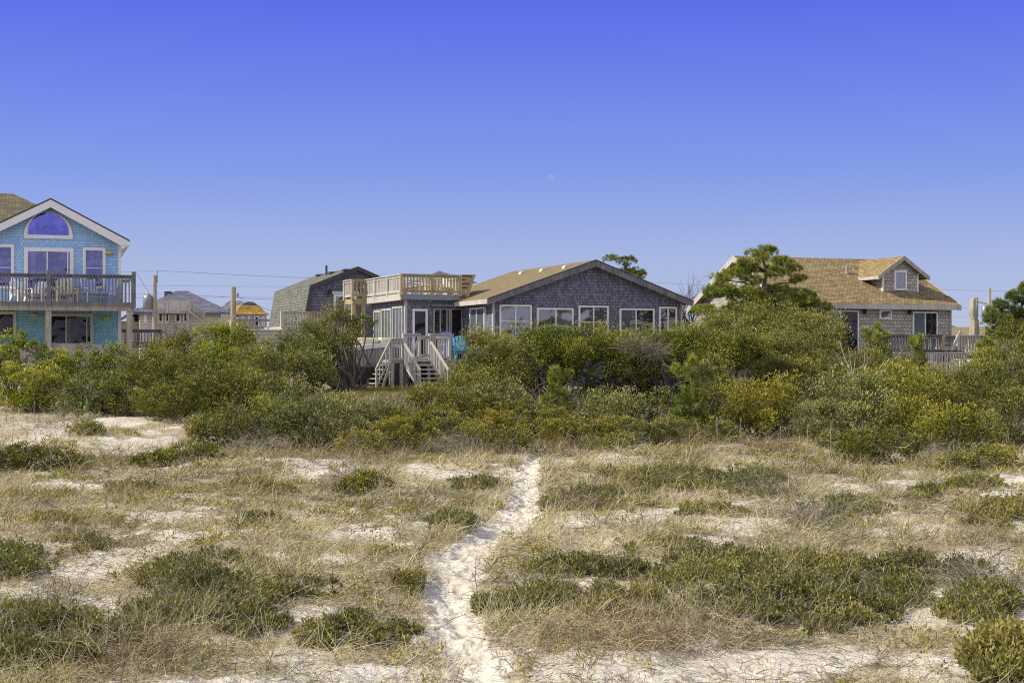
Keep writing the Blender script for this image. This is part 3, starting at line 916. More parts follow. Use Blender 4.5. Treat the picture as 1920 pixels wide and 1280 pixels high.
# ================================================================== grey house in the middle
def grey_house():
    G = Frame(925, 58.0, 22.5)
    h = G.root('beach_house', 'grey cedar shingled house with low gable, tan roof, roof deck and front stairs', 'house')
    uR = G.u(1278); yf = -.4
    up, zp = G.uz(1117, 487, yf); ueL, zeL = G.uz(914, 559.5, yf); ueR, zeR = G.uz(1300, 564, yf)
    Ld = G.v(968, up)
    sL = (zp - zeL) / (up - ueL); sR = (zp - zeR) / (ueR - up)
    th = .15
    MB().prism([(0, -.3), (uR, -.3), (uR, zp - sR * (uR - up) - th - .004), (up, zp - th - .004), (0, zp - sL * up - th - .004)], 'y', 0, Ld).build('wall', M['grey_shingle'], h)
    roof = MB().prism([(ueL, zeL), (up, zp), (ueR, zeR), (ueR, zeR - th), (up, zp - th), (ueL, zeL - th)], 'y', yf, Ld + .4).build('roof', M['tan_roof'], h)
    rk = MB().prism([(ueL, zeL - .03), (up, zp - .03), (ueR, zeR - .03), (ueR, zeR - .25), (up, zp - .27), (ueL, zeL - .25)], 'y', yf - .03, yf - .001)
    rk.build('rake_board', M['dark_wood'], roof)
    MB().prism([(ueL, zeL + .012), (up, zp + .012), (ueR, zeR + .012), (ueR, zeR - .028), (up, zp - .028), (ueL, zeL - .028)], 'y', yf - .045, yf - .002).build('drip_edge', M['dark_trim'], roof)
    MB().box(ueL - .03, ueL - .002, yf, Ld + .4, zeL - .2, zeL - .02).build('eave_board', M['rail_wood'], roof)
    for px, py in ((980, 505), (1019, 499), (1062, 493)):
        v = G.v(px, up - .7); u = up - .7; z = zp - sL * .7
        MB().prism([(-.2, -.10), (.2, .05), (.2, .13), (-.1, .07)], 'y', -.14, .14).build('roof_vent', M['cream_trim'], roof, (u, v, z), None, .01)
    # five front windows
    for (x0, x1, y0, y1, vb, hb, part, cur) in ((936, 996, 571, 640, (.5,), (.55,), (0, 1), 'dim_curtain'), (1006, 1074, 577, 668, (.52,), (), (.5, 1), 'curtain'), (1084, 1140, 573, 640, (.5,), (.54,), (0, 1), 'dim_curtain'),
                                           (1161, 1226, 578, 668, (.47,), (), (0, .47), 'curtain'), (1235, 1268, 575, 640, (.5,), (), (0, .3), 'dim_curtain')):
        u0, u1 = G.u(x0), G.u(x1); z1 = G.z(y0, u0); z0 = G.z(y1, u0)
        window(h, (u0, -.003, z0), u1 - u0, z1 - z0, False, vb, hb, .065, 'white', 'glass', cur, part=part)
    # little window on the sunny side wall
    v0, v1 = G.v(911), G.v(883); z1 = G.z(575, 0, v0); z0 = G.z(640, 0, v0)
    window(h, (-.003, v1, z0), v1 - v0, z1 - z0, True, (.45,), (), .075, 'white', 'glass', 'curtain')
    MB().box(-.03, .05, -.03, .09, 0, zp - sL * up - th - .05).build('corner_board', M['rail_wood'], h)
    MB().box(uR - .06, uR + .025, -.025, .06, 0, zp - sR * (uR - up) - th - .05).build('corner_board', M['grey_wood'], h)
    # the glazed wing
    vw = G.v(868); uw = G.u(760, vw); zt = G.z(562, uw, vw); ve = G.v(697, uw)
    MB().box(uw, -.003, vw, ve, -.3, zt).build('wing_wall', M['grey_shingle'], h)
    u0, u1 = G.u(773, vw), G.u(801, vw); zd = G.z(673, u0, vw)
    d = window(h, (u0, vw - .003, zd), u1 - u0, G.z(579, u0, vw) - zd, False, (), (), .085, 'white', 'glass_dark', name='door')
    MB().tube([(.13, -.12, .95), (.13, -.12, 1.1)], .016).build('handle', M['grey_metal'], d)
    u0, u1 = G.u(812, vw), G.u(843, vw)
    window(h, (u0, vw - .003, zd), u1 - u0, G.z(578, u0, vw) - zd, False, (.42, .82), (), .05, 'grey_wood', 'glass_dark')
    u0, u1 = G.u(844, vw), G.u(866.5, vw)
    window(h, (u0, vw - .003, zd), u1 - u0, G.z(578, u0, vw) - zd, False, (), (), .05, 'grey_wood', 'glass_dark')
    MB().box(G.u(808, vw), -.006, vw - .16, vw - .003, G.z(575.5, u0, vw), G.z(571.5, u0, vw)).build('lintel_board', M['dark_wood'], h)
    for (a, b, cur) in ((703, 716, 'curtain'), (717.5, 735.5, 'green_curtain'), (738, 757, 'curtain')):
        v1, v0 = G.v(a, uw), G.v(b, uw); z1 = G.z(573.5 if b > 750 else (578 if b > 730 else 582), uw, v0); z0 = G.z(641, uw, v0)
        window(h, (uw - .003, v1, z0), v1 - v0, z1 - z0, True, (.36, .68), (), .07, 'rail_wood', 'glass', cur)
    MB().box(uw - .03, uw + .07, vw - .03, vw + .07, 0, zt - .01).build('corner_board', M['rail_wood'], h)
    # roof deck
    ud = uw - .24; vd = vw - .22; zf = G.z(552, ud, vd); zr = G.z(513, ud, vd); hr = zr - zf
    ur = G.u(862, vd); vE = G.v(686, ud)
    rd = MB().box(ud, ur, vd, ve + .2, zt + .003, zf).build('roof_deck', M['yellow_wood'], h)
    MB().box(ud + .1, ur - .05, vd - .035, vd - .003, zt + .01, zf + .02).build('fascia', M['blue_fascia'], rd)
    MB().box(ud - .035, ud - .003, vd, vE, zt - .02, zf + .04).build('fascia', M['rail_wood'], rd)
    railing(h, (ud, vd, zf), (ur, vd, zf), hr, M['yellow_wood'], 'deck_railing', .13, .05, rail=.1, low=.14, posts_at=(0, .52, 1), pw=.13, skirt=0, post_mat=M['yellow_wood'])
    railing(h, (ud, vd, zf), (ud, vE, zf), hr, M['rail_wood'], 'deck_railing', .13, .07, rail=.1, low=.14, posts_at=(.0, .36, .72, 1.0), pw=.12)
    ue = G.u(661, vE); vX = G.v(646, ue)
    MB().box(ue, ud + .3, vE, vX, zt - .02, zf - .006).build('landing_deck', M['yellow_wood'], h)
    railing(h, (ue, vE, zf), (ud - .05, vE, zf), hr, M['yellow_wood'], 'deck_railing', .14, .05, rail=.1, low=.16, posts_at=(0, 1), pw=.13)
    railing(h, (ue, vE, zf), (ue, vX, zf), hr, M['rail_wood'], 'deck_railing', .13, .06, rail=.1, low=.14, posts_at=(0, 1), pw=.12)
    railing(h, (ud, ve + .1, zf), (ur, ve + .1, zf), hr, M['rail_wood'], 'deck_railing', .13, .06, rail=.1, low=.14, posts_at=(0, .5, 1), pw=.12)
    railing(h, (ur + .02, vd, zf), (ur + .02, ve, zf), hr, M['rail_wood'], 'deck_railing', .13, .06, rail=.1, low=.14, posts_at=(0, .5, 1), pw=.12)
    for (u, v) in ((ue + .05, vE + .05), (ud - .1, vE + .05), (ue + .05, vX - .1), (ud - .1, vX - .1)):
        MB().box(u - .07, u + .07, v - .07, v + .07, 0, zt - .03).build('deck_post', M['yellow_wood'], h)
    # built-in bench leaning out at the deck's end
    ub0 = ur + .06; ub1 = G.u(889, vd); ub2 = G.u(876, vd)
    bn = MB()
    for i in range(5):
        t0 = i / 5; za = zf + .03 + (hr - .03) * t0; zb = za + hr * .12
        e = ub2 + (ub1 - ub2) * t0; e2 = ub2 + (ub1 - ub2) * (t0 + .12)
        bn.prism([(ub0, za), (e, za), (e2, zb), (ub0, zb)], 'y', vd + .03, vd + .08)
    bn.prism([(ub2 - .05, zf - .05), (ub2 + .06, zf - .05), (ub1 + .05, zr), (ub1 - .07, zr)], 'y', vd - .02, vd + .1)
    for i in range(4):
        t = .25 + i * .22; u = ub2 + (ub1 - ub2) * t; z = zf + hr * t
        bn.bar((u, vd + .1, z), (u, vd + 2.2, z), .04, .14, (.3, 0, 1))
    bn.box(ub0, ub1 + .06, vd - .05, vd + 2.2, zr - .02, zr + .02)
    bn.build('bench', M['yellow_wood'], h)
    # front deck, landing, two flights of stairs
    vf = -.6; zk = G.z(674, G.u(800, vf), vf)
    ua, ub = G.u(757, vf), G.u(884, vf)
    dk = MB()
    dk.box(ua, ub, vf + .02, vw - .01, zk - .05, zk).box(ua, ub, vf - .02, vf + .018, zk - .24, zk - .002)
    dk.build('front_deck', M['grey_wood'], h)
    for u in (G.u(843, vf), G.u(850, vf), G.u(880, vf), ua + .1):
        MB().box(u - .06, u + .06, vf + .03, vf + .15, -.3, zk - .05).build('deck_post', M['rail_wood'], h)
    MB().box(ua, ub + 1, vf + .9, vf + 1.0, -.3, zk - .06).build('under_deck_dark', M['dark_room'], h)  # near-black panel painting in the dark void below the deck
    hk = .98
    railing(h, (G.u(757, vf), vf, zk), (G.u(787, vf), vf, zk), hk, M['rail_wood'], 'front_railing', .105, .035, posts_at=(0, 1), pw=.09)
    MB().bar((G.u(771, vf), vf - .05, zk + .15), (G.u(785, vf), vf - .05, zk + .85), .04, .08).build('gate_brace', M['rail_wood'], h)
    railing(h, (G.u(788.5, vf), vf - .02, zk), (G.u(805, vf), vf - .02, zk), hk * .92, M['rail_wood'], 'gate', .1, .035, posts_at=(), low=.16, rail=.1)
    railing(h, (G.u(806, vf), vf, zk), (G.u(843, vf), vf, zk), hk, M['rail_wood'], 'front_railing', .105, .035, posts_at=(0, 1), pw=.1)
    railing(h, (G.u(843, vf), vf, zk), (G.u(843, vf), vf + 1.6, zk), hk * .98, M['grey_wood'], 'front_railing', .2, .035, posts_at=(), pw=.1)
    vl = -1.75
    u0, u1, u2 = G.u(733.5, vl), G.u(755, vl), G.u(807, vl)
    MB().box(u0, u2, vl, vf - .025, zk - .12, zk - .004).build('landing', M['grey_wood'], h)
    hl = G.z(634, u0, vl) - zk
    railing(h, (u0, vl, zk), (u1, vl, zk), hl, M['rail_wood'], 'stair_railing', .1, .035, posts_at=(0, 1), pw=.09, low=.02)
    for u in (u0 + .06, u1 - .03, u2 - .05):
        MB().box(u - .055, u + .055, vl + .01, vl + .12, -.3, zk - .12).build('landing_post', M['rail_wood'], h)
    uq = G.u(706, vl)
    railing(h, (u0 - .05, vl, zk - .02), (uq, vl, .02), hl * .93, M['rail_wood'], 'stair_railing', .12, .035, posts_at=(1,), pw=.07, low=.02, rail=.05)
    ns = 6
    st = MB()
    for i in range(1, ns):
        z = zk * (1 - i / ns); ux = u0 - (u0 - uq) * i / ns
        st.box(ux - .12, ux + .16, vl + .12, vf - .04, z - .04, z)
    st.bar((u0, vl + .05, zk - .1), (uq + .25, vl + .05, 0), .04, .09)
    st.build('side_stair', M['grey_wood'], h)
    run = 1.85
    st = MB()
    for i in range(ns + 1):
        z = (zk - .02) * (1 - i / (ns + .4)); v = vl - run * i / ns
        st.box(u1 + .1, u2 - .06, v - .16, v + .12, z - .045, z)
    for u in (u1 + .07, u2 - .03): st.bar((u, vl, zk - .14), (u, vl - run, -.12), .045, .16)
    st.build('front_stair', M['rail_wood'], h)
    for (u, cnt) in ((u1 + .03, 0), (u2 + .02, 0)):
        railing(h, (u, vl, zk - .04), (u, vl - run, -.02), hl * .92, M['rail_wood'], 'stair_railing', .15, .035, posts_at=(1,), pw=.07, rail=.03, low=.05)
    # plank skirted side deck with a pale capping board that slopes off to the left
    vs = vf + .25; a0 = G.u(729, vs); a1 = G.u(636, vs); zA = G.z(650, a0, vs); zB = G.z(660, a1, vs)
    MB().prism([(a1, -.4), (a0, -.4), (a0, zA), (a1, zB)], 'y', vs, vs + .06).build('plank_skirt', M['plank_wall'], h)
    MB().prism([(a1, zB + .003), (a0, zA + .003), (a0, zA + .17), (a1, zB + .15)], 'y', vs - .05, vs + 1.4).build('cap_board', M['white'], h)
    MB().box(G.u(733, vs), G.u(757, vs), vs + .1, vs + .16, -.4, zA).build('plank_skirt', M['dark_wood'], h)
    # furniture
    for px, mat, lab, vv, tw in ((848, 'blue_plastic', 'periwinkle blue round-backed plastic chair on the front deck of the grey house', .35, .1), (866, 'turq_plastic', 'turquoise plastic chair on the front deck, half behind the hedge', -.05, -.2)):
        u = G.u(px, vv); p = G.world(u, vv, zk)
        adirondack('deck_chair', M[mat], p, G.a + tw, lab, tall=1.12 if mat == 'blue_plastic' else .95)
    for px, vv, lab, rz, mat in ((770, 1.2, 'white slatted chair at the open end of the roof deck behind the railing', .6, 'white_plastic'), (840, 1.1, 'white slatted chair at the bench end of the roof deck', -.5, 'white_plastic'), (818, 2.6, 'cream slatted chair far back on the roof deck', .2, 'cream_wood')):
        u = G.u(px, vd + vv); p = G.world(u, vd + vv, zf)
        adirondack('roof_chair', M[mat], p, G.a + rz, lab, w=.75)
    u = G.u(795, vd + 1.3)
    side_table('roof_table', M['white_plastic'], G.world(u, vd + 1.3, zf), G.a, 'low white table between the roof deck chairs', 1.0, .6, .45)
    for t in (729, 716): pass
    u = G.u(722, vs); p = G.world(u - .15, vs + .5, (zA + zB) / 2 + .25)
    mb = MB()
    for i in range(2): mb.box(-.75 + i * .78, -.02 + i * .72, -.3, .25, -.02, .2)
    o = mb.build('deck_cushion', M['cream_wood'], None, p, (0, 0, G.a), .06)
    tag(o, 'pair of joined pale cushions lying on the white capped side deck', 'cushion')
    # grill
    p = at(777, 704, 55.0); gz = float(height(p.x, p.y))
    g = empty('post_grill', (p.x, p.y, gz), .2, 'small black charcoal grill on a post in front of the stairs', 'grill')
    zz = p.z - gz
    MB().box(-.2, .2, -.14, .2, zz - .12, zz + .12).build('fire_box', M['black_metal'], g, bevel=.015)
    MB().box(-.27, -.203, -.13, .19, zz - .1, zz + .1).build('side_shelf', M['grey_metal'], g, bevel=.01)
    MB().box(-.04, .04, -.03, .05, -.1, zz - .12).build('post', M['black_metal'], g)
    MB().tube([(.12, -.2, zz + .03), (-.02, -.2, zz + .03)], .014).build('handle', M['grey_metal'], g)
    return G


GH = grey_house()


# ================================================================== turquoise house on the left
def blue_house():
    B = Frame(226, 61.0, 17.0)
    h = B.root('beach_house', 'turquoise shingled two-storey house with white gable trim, arched window and balcony', 'house')
    yf = -.5
    up, zp = B.uz(95, 372, yf); ueR, zeR = B.uz(243.5, 451, yf)
    s = (zp - zeR) / (ueR - up); ueL = 2 * up - ueR; zeL = zeR
    uL = 2 * up - 0; uL = ueL + (ueR - 0)
    th = .14
    zw = lambda u: zp - s * abs(u - up)
    MB().prism([(uL, -1.0), (0, -1.0), (0, zw(0) - th - .004), (up, zp - th - .004), (uL, zw(uL) - th - .004)], 'y', 0, 8).build('wall', M['blue_shingle'], h)
    roof = MB().prism([(ueL, zeL), (up, zp), (ueR, zeR), (ueR, zeR - th), (up, zp - th), (ueL, zeL - th)], 'y', yf, 8).build('roof', M['olive_roof'], h)
    MB().prism([(ueL, zeL - .05), (up, zp - .05), (ueR, zeR - .05), (ueR, zeR - .2), (ueR - .35, zeR - .22), (up, zp - .36), (ueL, zeL - .36)], 'y', yf - .035, yf - .001).build('rake_board', M['white'], roof)
    MB().prism([(ueL, zeL + .015), (up, zp + .015), (ueR, zeR + .015), (ueR, zeR - .045), (up, zp - .045), (ueL, zeL - .045)], 'y', yf - .05, yf - .003).build('drip_edge', M['dark_trim'], roof)
    MB().prism([(.003, zeR - .36), (ueR - .02, zeR - .2), (ueR - .02, zeR - .16), (.003, zw(0) - th - .03)], 'y', yf, 7.9).build('soffit', M['white'], roof)
    MB().box(-.10, .02, -.02, .1, -1, zeR - .1).build('corner_board', M['white'], h)
    # hip roof of the main block behind
    ur, vr = B.u(24, 6.5), 6.5; zr = B.z(363, ur, vr); ze = zw(0) - .1
    q = MB(); fr_ = (-.1, 1.2); L = -24
    q.add([(L, vr, zr), (ur, vr, zr), (L, 1.2, ze), (-.1, 1.2, ze), (-.1, 11.8, ze), (L, 11.8, ze), (L, 1.2, ze - .15), (-.1, 1.2, ze - .15), (-.1, 11.8, ze - .15), (L, 11.8, ze - .15)],
          [(2, 3, 1, 0), (3, 4, 1), (4, 5, 0, 1), (5, 2, 0), (6, 9, 8, 7), (2, 6, 7, 3), (3, 7, 8, 4), (4, 8, 9, 5), (5, 9, 6, 2)])
    q.build('main_roof', M['olive_roof'], h)
    MB().box(L + .4, -.45, 1.6, 11.4, -1, ze - .16).build('main_wall', M['blue_shingle'], h)
    # arched window
    u0, u1 = B.u(44.5), B.u(136.5); uc = (u0 + u1) / 2; ra = (u1 - u0) / 2; zb = B.z(447.5, uc); ztp = B.z(397.5, uc); rz = ztp - zb - .09
    def arch(rx, rzz, zz, nn=28): return [(uc - rx, zz)] + [(uc - rx * math.cos(math.pi * i / nn), zz + .09 + rzz * math.sin(math.pi * i / nn)) for i in range(nn + 1)] + [(uc + rx, zz)]
    o_, i_ = arch(ra, rz, zb), arch(ra - .15, rz - .15, zb + .14)
    mb = MB(); nn = len(o_)
    vs = [(a, -.075, z) for a, z in o_] + [(a, -.075, z) for a, z in i_] + [(a, .02, z) for a, z in o_] + [(a, -.01, z) for a, z in i_]
    fs = []
    for i in range(nn):
        j = (i + 1) % nn
        fs += [(i, j, nn + j, nn + i), (i, 2 * nn + i, 2 * nn + j, j), (nn + i, nn + j, 3 * nn + j, 3 * nn + i)]
    mb.add(vs, fs)
    aw = mb.build('arched_window', M['white'], h)
    MB().add([(a, -.03, z) for a, z in i_], [tuple(range(nn))]).build('pane', M['glass_sky'], aw)
    # windows and doors
    zfl = B.z(566, B.u(90, 0), 0)
    u0, u1 = B.u(45), B.u(138)
    window(h, (u0, -.003, zfl), u1 - u0, B.z(464, u0) - zfl, False, (.465, .88), (), .15, 'white', 'glass_blue', 'curtain', name='sliding_door', part=(0, .46))
    u0, u1 = B.u(155), B.u(198); z0 = B.z(541, u0)
    window(h, (u0, -.003, z0), u1 - u0, B.z(464, u0) - z0, False, (), (.5,), .12, 'white', 'glass_blue')
    u0, u1 = B.u(-30), B.u(26.5); z0 = B.z(541, u0)
    window(h, (u0, -.003, z0), u1 - u0, B.z(458.5, u1) - z0, False, (.45,), (.48,), .12, 'white', 'glass_blue')
    u0, u1 = B.u(83), B.u(175.5); z0 = B.z(648, u0)
    window(h, (u0, -.003, z0), u1 - u0, B.z(587, u0) - z0, False, (.44, .86), (), .13, 'cream_trim', 'glass_dark', 'curtain', name='sliding_door', part=(.44, .54))
    u0, u1 = B.u(-60), B.u(31); z0 = B.z(633, u0)
    window(h, (u0, -.003, z0), u1 - u0, B.z(583.5, u1) - z0, False, (.4,), (), .13, 'cream_trim', 'glass_dark')
    for px, py in ((204.5, 474.5), (199, 596.5), (65, 590)):
        u, z = B.uz(px, py)
        lo = MB().lathe([(.0, -.06), (.10, -.055), (.17, -.01), (.12, .05), (0, .07)], n=12).build('wall_lamp', M['lamp'], h, (u, -.1, z), None, 0, True)
        MB().box(-.06, .06, .02, .098, -.05, .05).build('bracket', M['grey_metal'], lo)
    # balcony
    vb = -2.3; ur = B.u(251.5, vb); ul = uL - .3
    zf = B.z(566, B.u(160, vb), vb); zt = B.z(515, B.u(200, vb), vb); hr = zt - zf
    bal = MB().box(ul, ur, vb + .06, -.003, zf - .045, zf).box(ul, ur, vb + .002, vb + .058, zf - .34, zf - .003)
    for i in range(9): v = vb + .3 + i * .24; bal.box(ul, ur - .05, v, v + .05, zf - .26, zf - .05)
    bo = bal.build('balcony', M['grey_wood'], h)
    um = B.u(92, vb)
    p1 = ur - .08
    railing(h, (um, vb - .035, zf), (p1, vb - .035, zf), hr, M['dark_wood'], 'balcony_railing', .125, .045, rail=.12, low=0, skirt=.14, posts_at=(0,), pw=.17, ptop=.14)
    railing(h, (ul, vb - .035, zf), (um - .09, vb - .035, zf), hr, M['dark_wood'], 'balcony_railing', .125, .045, rail=.12, low=0, skirt=.14, posts_at=())
    MB().box(ur - .1, ur + .06, vb - .1, vb + .06, zf - .25, zf + hr + .13).build('post', M['dark_wood'], h, bevel=.01)
    railing(h, (ur - .02, vb + .06, zf), (ur - .02, -.02, zf), hr, M['rail_wood'], 'balcony_railing', .125, .05, rail=.12, low=0, skirt=.1, posts_at=())
    railing(h, (.02, -.05, zf), (ur - .06, -.05, zf), hr * .95, M['rail_wood'], 'balcony_railing', .125, .05, rail=.12, low=0, skirt=.02, posts_at=(.06,))
    for px in (91, 246):
        u = B.u(px, vb) - (.06 if px > 200 else 0)
        MB().box(u - .11, u + .11, vb + .06, vb + .28, -1.2, zf - .05).build('balcony_post', M['grey_wood'], h, bevel=.012)
    # side deck at ground level
    v2 = 1.6; z2 = B.z(641, B.u(260, v2), v2)
    a, b = B.u(228, v2), B.u(302, v2)
    MB().box(.05, b, v2, v2 + 4, z2 - .2, z2).build('side_deck', M['grey_wood'], h)
    railing(h, (a, v2, z2), (b, v2, z2), B.z(617, a, v2) - z2, M['dark_wood'], 'deck_railing', .125, .045, rail=.1, low=0, skirt=.12, posts_at=(.42, 1), pw=.12)
    MB().box(ul, B.u(235, -.4), vb + .3, -.005, -1.2, B.z(646, 0, 0)).build('porch_floor', M['grey_wood'], h)
    MB().prism([(uL, -1.0), (-.11, -1.0), (-.11, zf - .35), (uL, zf - .35)], 'y', -.0025, .05).build('bounce_tint_skin', M['bounce_teal_shingle'], h)['label'] = 'shingled ground storey under the balcony, bounced light painted in as teal'
    # balcony furniture
    for (px, v, lab, mat, rz, w, tall) in ((40, -1.1, 'white slatted chair on the balcony nearest the left window', 'white_plastic', .5, .66, .95), (124, -1.2, 'cream slatted armchair on the balcony before the sliding door', 'cream_wood', .15, .8, 1.02), (70, -.8, 'white slatted chair on the balcony beside the middle post', 'white_plastic', -.4, .66, .9)):
        u = B.u(px, v); adirondack('balcony_chair', M[mat], B.world(u, v, zf), B.a + rz, lab, w=w, tall=tall)
    u = B.u(97, -.9); side_table('balcony_table', M['white_plastic'], B.world(u, -.9, zf), B.a, 'white table on the balcony beside the cream armchair', .7, .6, .62)
    u = B.u(150, -1.2); side_table('balcony_table', M['cream_wood'], B.world(u, -1.2, zf), B.a, 'low cream side table on the balcony right of the cream armchair', .62, .5, .42)
    for px, rz, lab in ((172, .35, 'blue and white patterned sling chair on the balcony below the narrow window'), (200, -.5, 'blue and white sling chair at the balcony end by the corner')):
        u = B.u(px, -1.1); sling_chair('sling_chair', M['white_plastic'], M['blue_sling'], B.world(u, -1.1, zf), B.a + rz, lab)


blue_house()


# ================================================================== shingled house on the right
def right_house():
    H = Frame(1478, 57.5, 20.0)
    h = H.root('beach_house', 'pale shingled house with brown roof, one gabled dormer and a grey railed deck', 'house')
    u1 = H.u(1783); ue1, zeR = H.uz(1801, 572, -.35); ue0 = H.u(1474, -.35)
    D = H.v(1306, ue0 + .3); D = max(6.0, min(D, 9.0))
    ym = D / 2
    # ridge height read at its right end
    ur_, zr = H.uz(1608, 485.5, ym)
    ye0 = -.35; ze = zeR; s = (zr - ze) / (ym - ye0); th = .16
    zat = lambda v: zr - s * abs(v - ym)
    MB().prism([(0, -.5), (D, -.5), (D, zat(D) - th - .004), (ym, zr - th - .004), (0, zat(0) - th - .004)], 'x', 0, u1).build('wall', M['pale_shingle'], h)
    roof = MB().prism([(ye0, ze), (ym, zr), (2 * ym - ye0, ze), (2 * ym - ye0, ze - th), (ym, zr - th), (ye0, ze - th)], 'x', ue0, ue1).build('roof', M['brown_roof'], h)
    for x0, x1 in ((ue0 - .035, ue0 - .001), (ue1 + .001, ue1 + .035)):
        MB().prism([(ye0 - .02, ze + .01), (ym, zr + .02), (2 * ym - ye0 + .02, ze + .01), (2 * ym - ye0, ze - .22), (ym, zr - .26), (ye0, ze - .22)], 'x', x0, x1).build('rake_board', M['rail_wood'], roof)
    MB().box(ue0, ue1, ye0 - .03, ye0 - .001, ze - .2, ze - .015).build('fascia', M['rail_wood'], roof)
    MB().box(-.04, .06, -.02, .08, 0, zat(0) - th - .05).build('corner_board', M['rail_wood'], h)
    MB().box(u1 - .08, u1 + .02, -.02, .08, 0, zat(0) - th - .05).build('corner_board', M['grey_wood'], h)
    # dormer: its front stands where the main roof passes picture row 547
    best = min(((abs(H.z(547, H.u(1688, v), v) - zat(v)), v) for v in np.linspace(0, ym, 200)))
    vd = best[1]
    da, db = H.u(1655, vd), H.u(1721, vd); dm = (da + db) / 2
    _, zpk = H.uz(1694, 480, vd - .25); ea = H.u(1647, vd - .25); eb = 2 * dm - ea; zea = H.z(517, ea, vd - .25)
    sd = (zpk - zea) / (dm - ea)
    dz = lambda u: zpk - sd * abs(u - dm)
    vback = ym + .4
    dor = MB().prism([(da, zat(vd) - .15), (db, zat(vd) - .15), (db, dz(db) - .11), (dm, zpk - .11), (da, dz(da) - .11)], 'y', vd, vback).build('dormer', M['pale_shingle'], h)
    MB().prism([(ea, zea), (dm, zpk), (eb, zea), (eb, zea - .1), (dm, zpk - .1), (ea, zea - .1)], 'y', vd - .25, vback + .8).build('dormer_roof', M['brown_roof_side'], dor)
    MB().prism([(ea - .02, zea + .01), (dm, zpk + .015), (eb + .02, zea + .01), (eb, zea - .15), (dm, zpk - .17), (ea, zea - .15)], 'y', vd - .285, vd - .252).build('rake_board', M['grey_wood'], dor)
    MB().box(ea - .025, ea - .002, vd - .25, vback, zea - .13, zea - .01).build('eave_board', M['rail_wood'], dor)
    MB().box(da - .02, da + .05, vd - .02, vd + .05, zat(vd) + .01, dz(da) - .12).build('corner_board', M['white'], dor)
    MB().box(db - .05, db + .02, vd - .02, vd + .05, zat(vd) + .01, dz(db) - .12).build('corner_board', M['white'], dor)
    a, b = H.u(1675.5, vd), H.u(1699, vd); z0 = H.z(544, a, vd)
    window(dor, (a, vd - .003, z0), b - a, H.z(507, a, vd) - z0, False, (), (), .075, 'white', 'glass', 'curtain')
    # vent pipe on the roof
    vv = ym * .62; u = H.u(1588, vv)
    MB().tube([(u, vv, zat(vv) - .05), (u, vv, zat(vv) + .32)], .06, 10).build('vent_pipe', M['grey_wood'], roof)
    # front openings
    zf = H.z(668, H.u(1700), 0)
    for (x0, x1, y0, y1, vb, pane, cur, part, nm) in ((1556, 1609, 581, 668, (.36,), 'glass_dark', 'curtain', (0, .34), 'sliding_door'), (1647.5, 1670.5, 580.5, 598, (), 'glass', 'curtain', (0, 1), 'window'), (1710, 1757, 584, 668, (.5,), 'glass_dark', 'curtain', (0, .48), 'sliding_door')):
        a, b = H.u(x0), H.u(x1); z0 = H.z(y1, a) if y1 < 660 else zf
        window(h, (a, -.003, z0), b - a, H.z(y0, a) - z0, False, vb, (), .06, 'white', pane, cur, name=nm, part=part)
    for px, py in ((1618, 584), (1702, 585)):
        u, z = H.uz(px, py)
        l = MB().lathe([(0, -.12), (.07, -.1), (.09, .02), (.05, .1), (.0, .13)], n=8).build('wall_lamp', M['black_metal'], h, (u, -.14, z))
        MB().bar((0, 0, .1), (0, .138, .12), .03, .03).build('bracket', M['black_metal'], l)
    # left gable window, mostly behind the trees
    va, vb_ = D * .30, D * .42
    window(h, (-.003, vb_, 1.0), vb_ - va, 1.3, True, (.5,), (), .08, 'white', 'glass', 'curtain')
    window(h, (-.003, D * .8, 1.0), 1.0, 1.3, True, (.5,), (), .08, 'white', 'glass', 'curtain')
    # deck
    vf = -2.6; za = H.z(661, H.u(1700, vf), vf); hr = H.z(626.5, H.u(1700, vf), vf) - za
    a, b = H.u(1640, vf), H.u(1767, vf); c = H.u(1855, vf)
    MB().box(a - 3, c, vf, -.005, za - .08, za).box(a - 3, c, vf - .03, vf - .002, za - .22, za - .01).build('deck', M['grey_wood'], h)
    railing(h, (a, vf, za), (b, vf, za), hr, M['dark_wood'], 'deck_railing', .125, .045, rail=.1, low=.08, posts_at=(1,), pw=.13, post_mat=M['yellow_wood'])
    railing(h, (b, vf, za), (b, vf + 1.3, za), hr, M['dark_wood'], 'deck_railing', .125, .045, rail=.1, low=.08, posts_at=(1,), pw=.12)
    d = H.u(1793, vf)
    railing(h, (d, vf - .1, za - .12), (c, vf - .1, za - .12), hr + .1, M['rail_wood'], 'deck_railing', .125, .055, rail=.1, low=.05, posts_at=(0, 1), pw=.12)
    MB().bar((H.u(1775, vf), vf - .18, za - .05), (H.u(1796, vf), vf - .18, za + .8), .05, .12).build('stair_rail', M['rail_wood'], h)
    MB().box(H.u(1768, vf), H.u(1787, vf), vf - .02, vf + .5, za, za + .22).build('step', M['rail_wood'], h)
    railing(h, (c, vf, za), (c, 0, za), hr, M['grey_wood'], 'deck_railing', .125, .045, rail=.1, low=.08, posts_at=())
    # lower deck rail in front
    vg = vf - 1.3; zg = H.z(692, H.u(1740, vg), vg); hg = H.z(660, H.u(1740, vg), vg) - zg
    a, b = H.u(1676, vg), H.u(1815, vg)
    MB().box(a, b, vg, vf - .04, zg - .1, zg).build('lower_deck', M['grey_wood'], h)
    railing(h, (a, vg - .03, zg), (b, vg - .03, zg), hg, M['rail_wood'], 'lower_railing', .12, .05, rail=.1, low=.0, skirt=.15, posts_at=(.48,), pw=.15)
    for u in (a + .2, (a + b) / 2, b - .2, c - .2): MB().box(u - .07, u + .07, vg + .1, vg + .24, -.6, zg - .1).build('deck_post', M['grey_wood'], h)
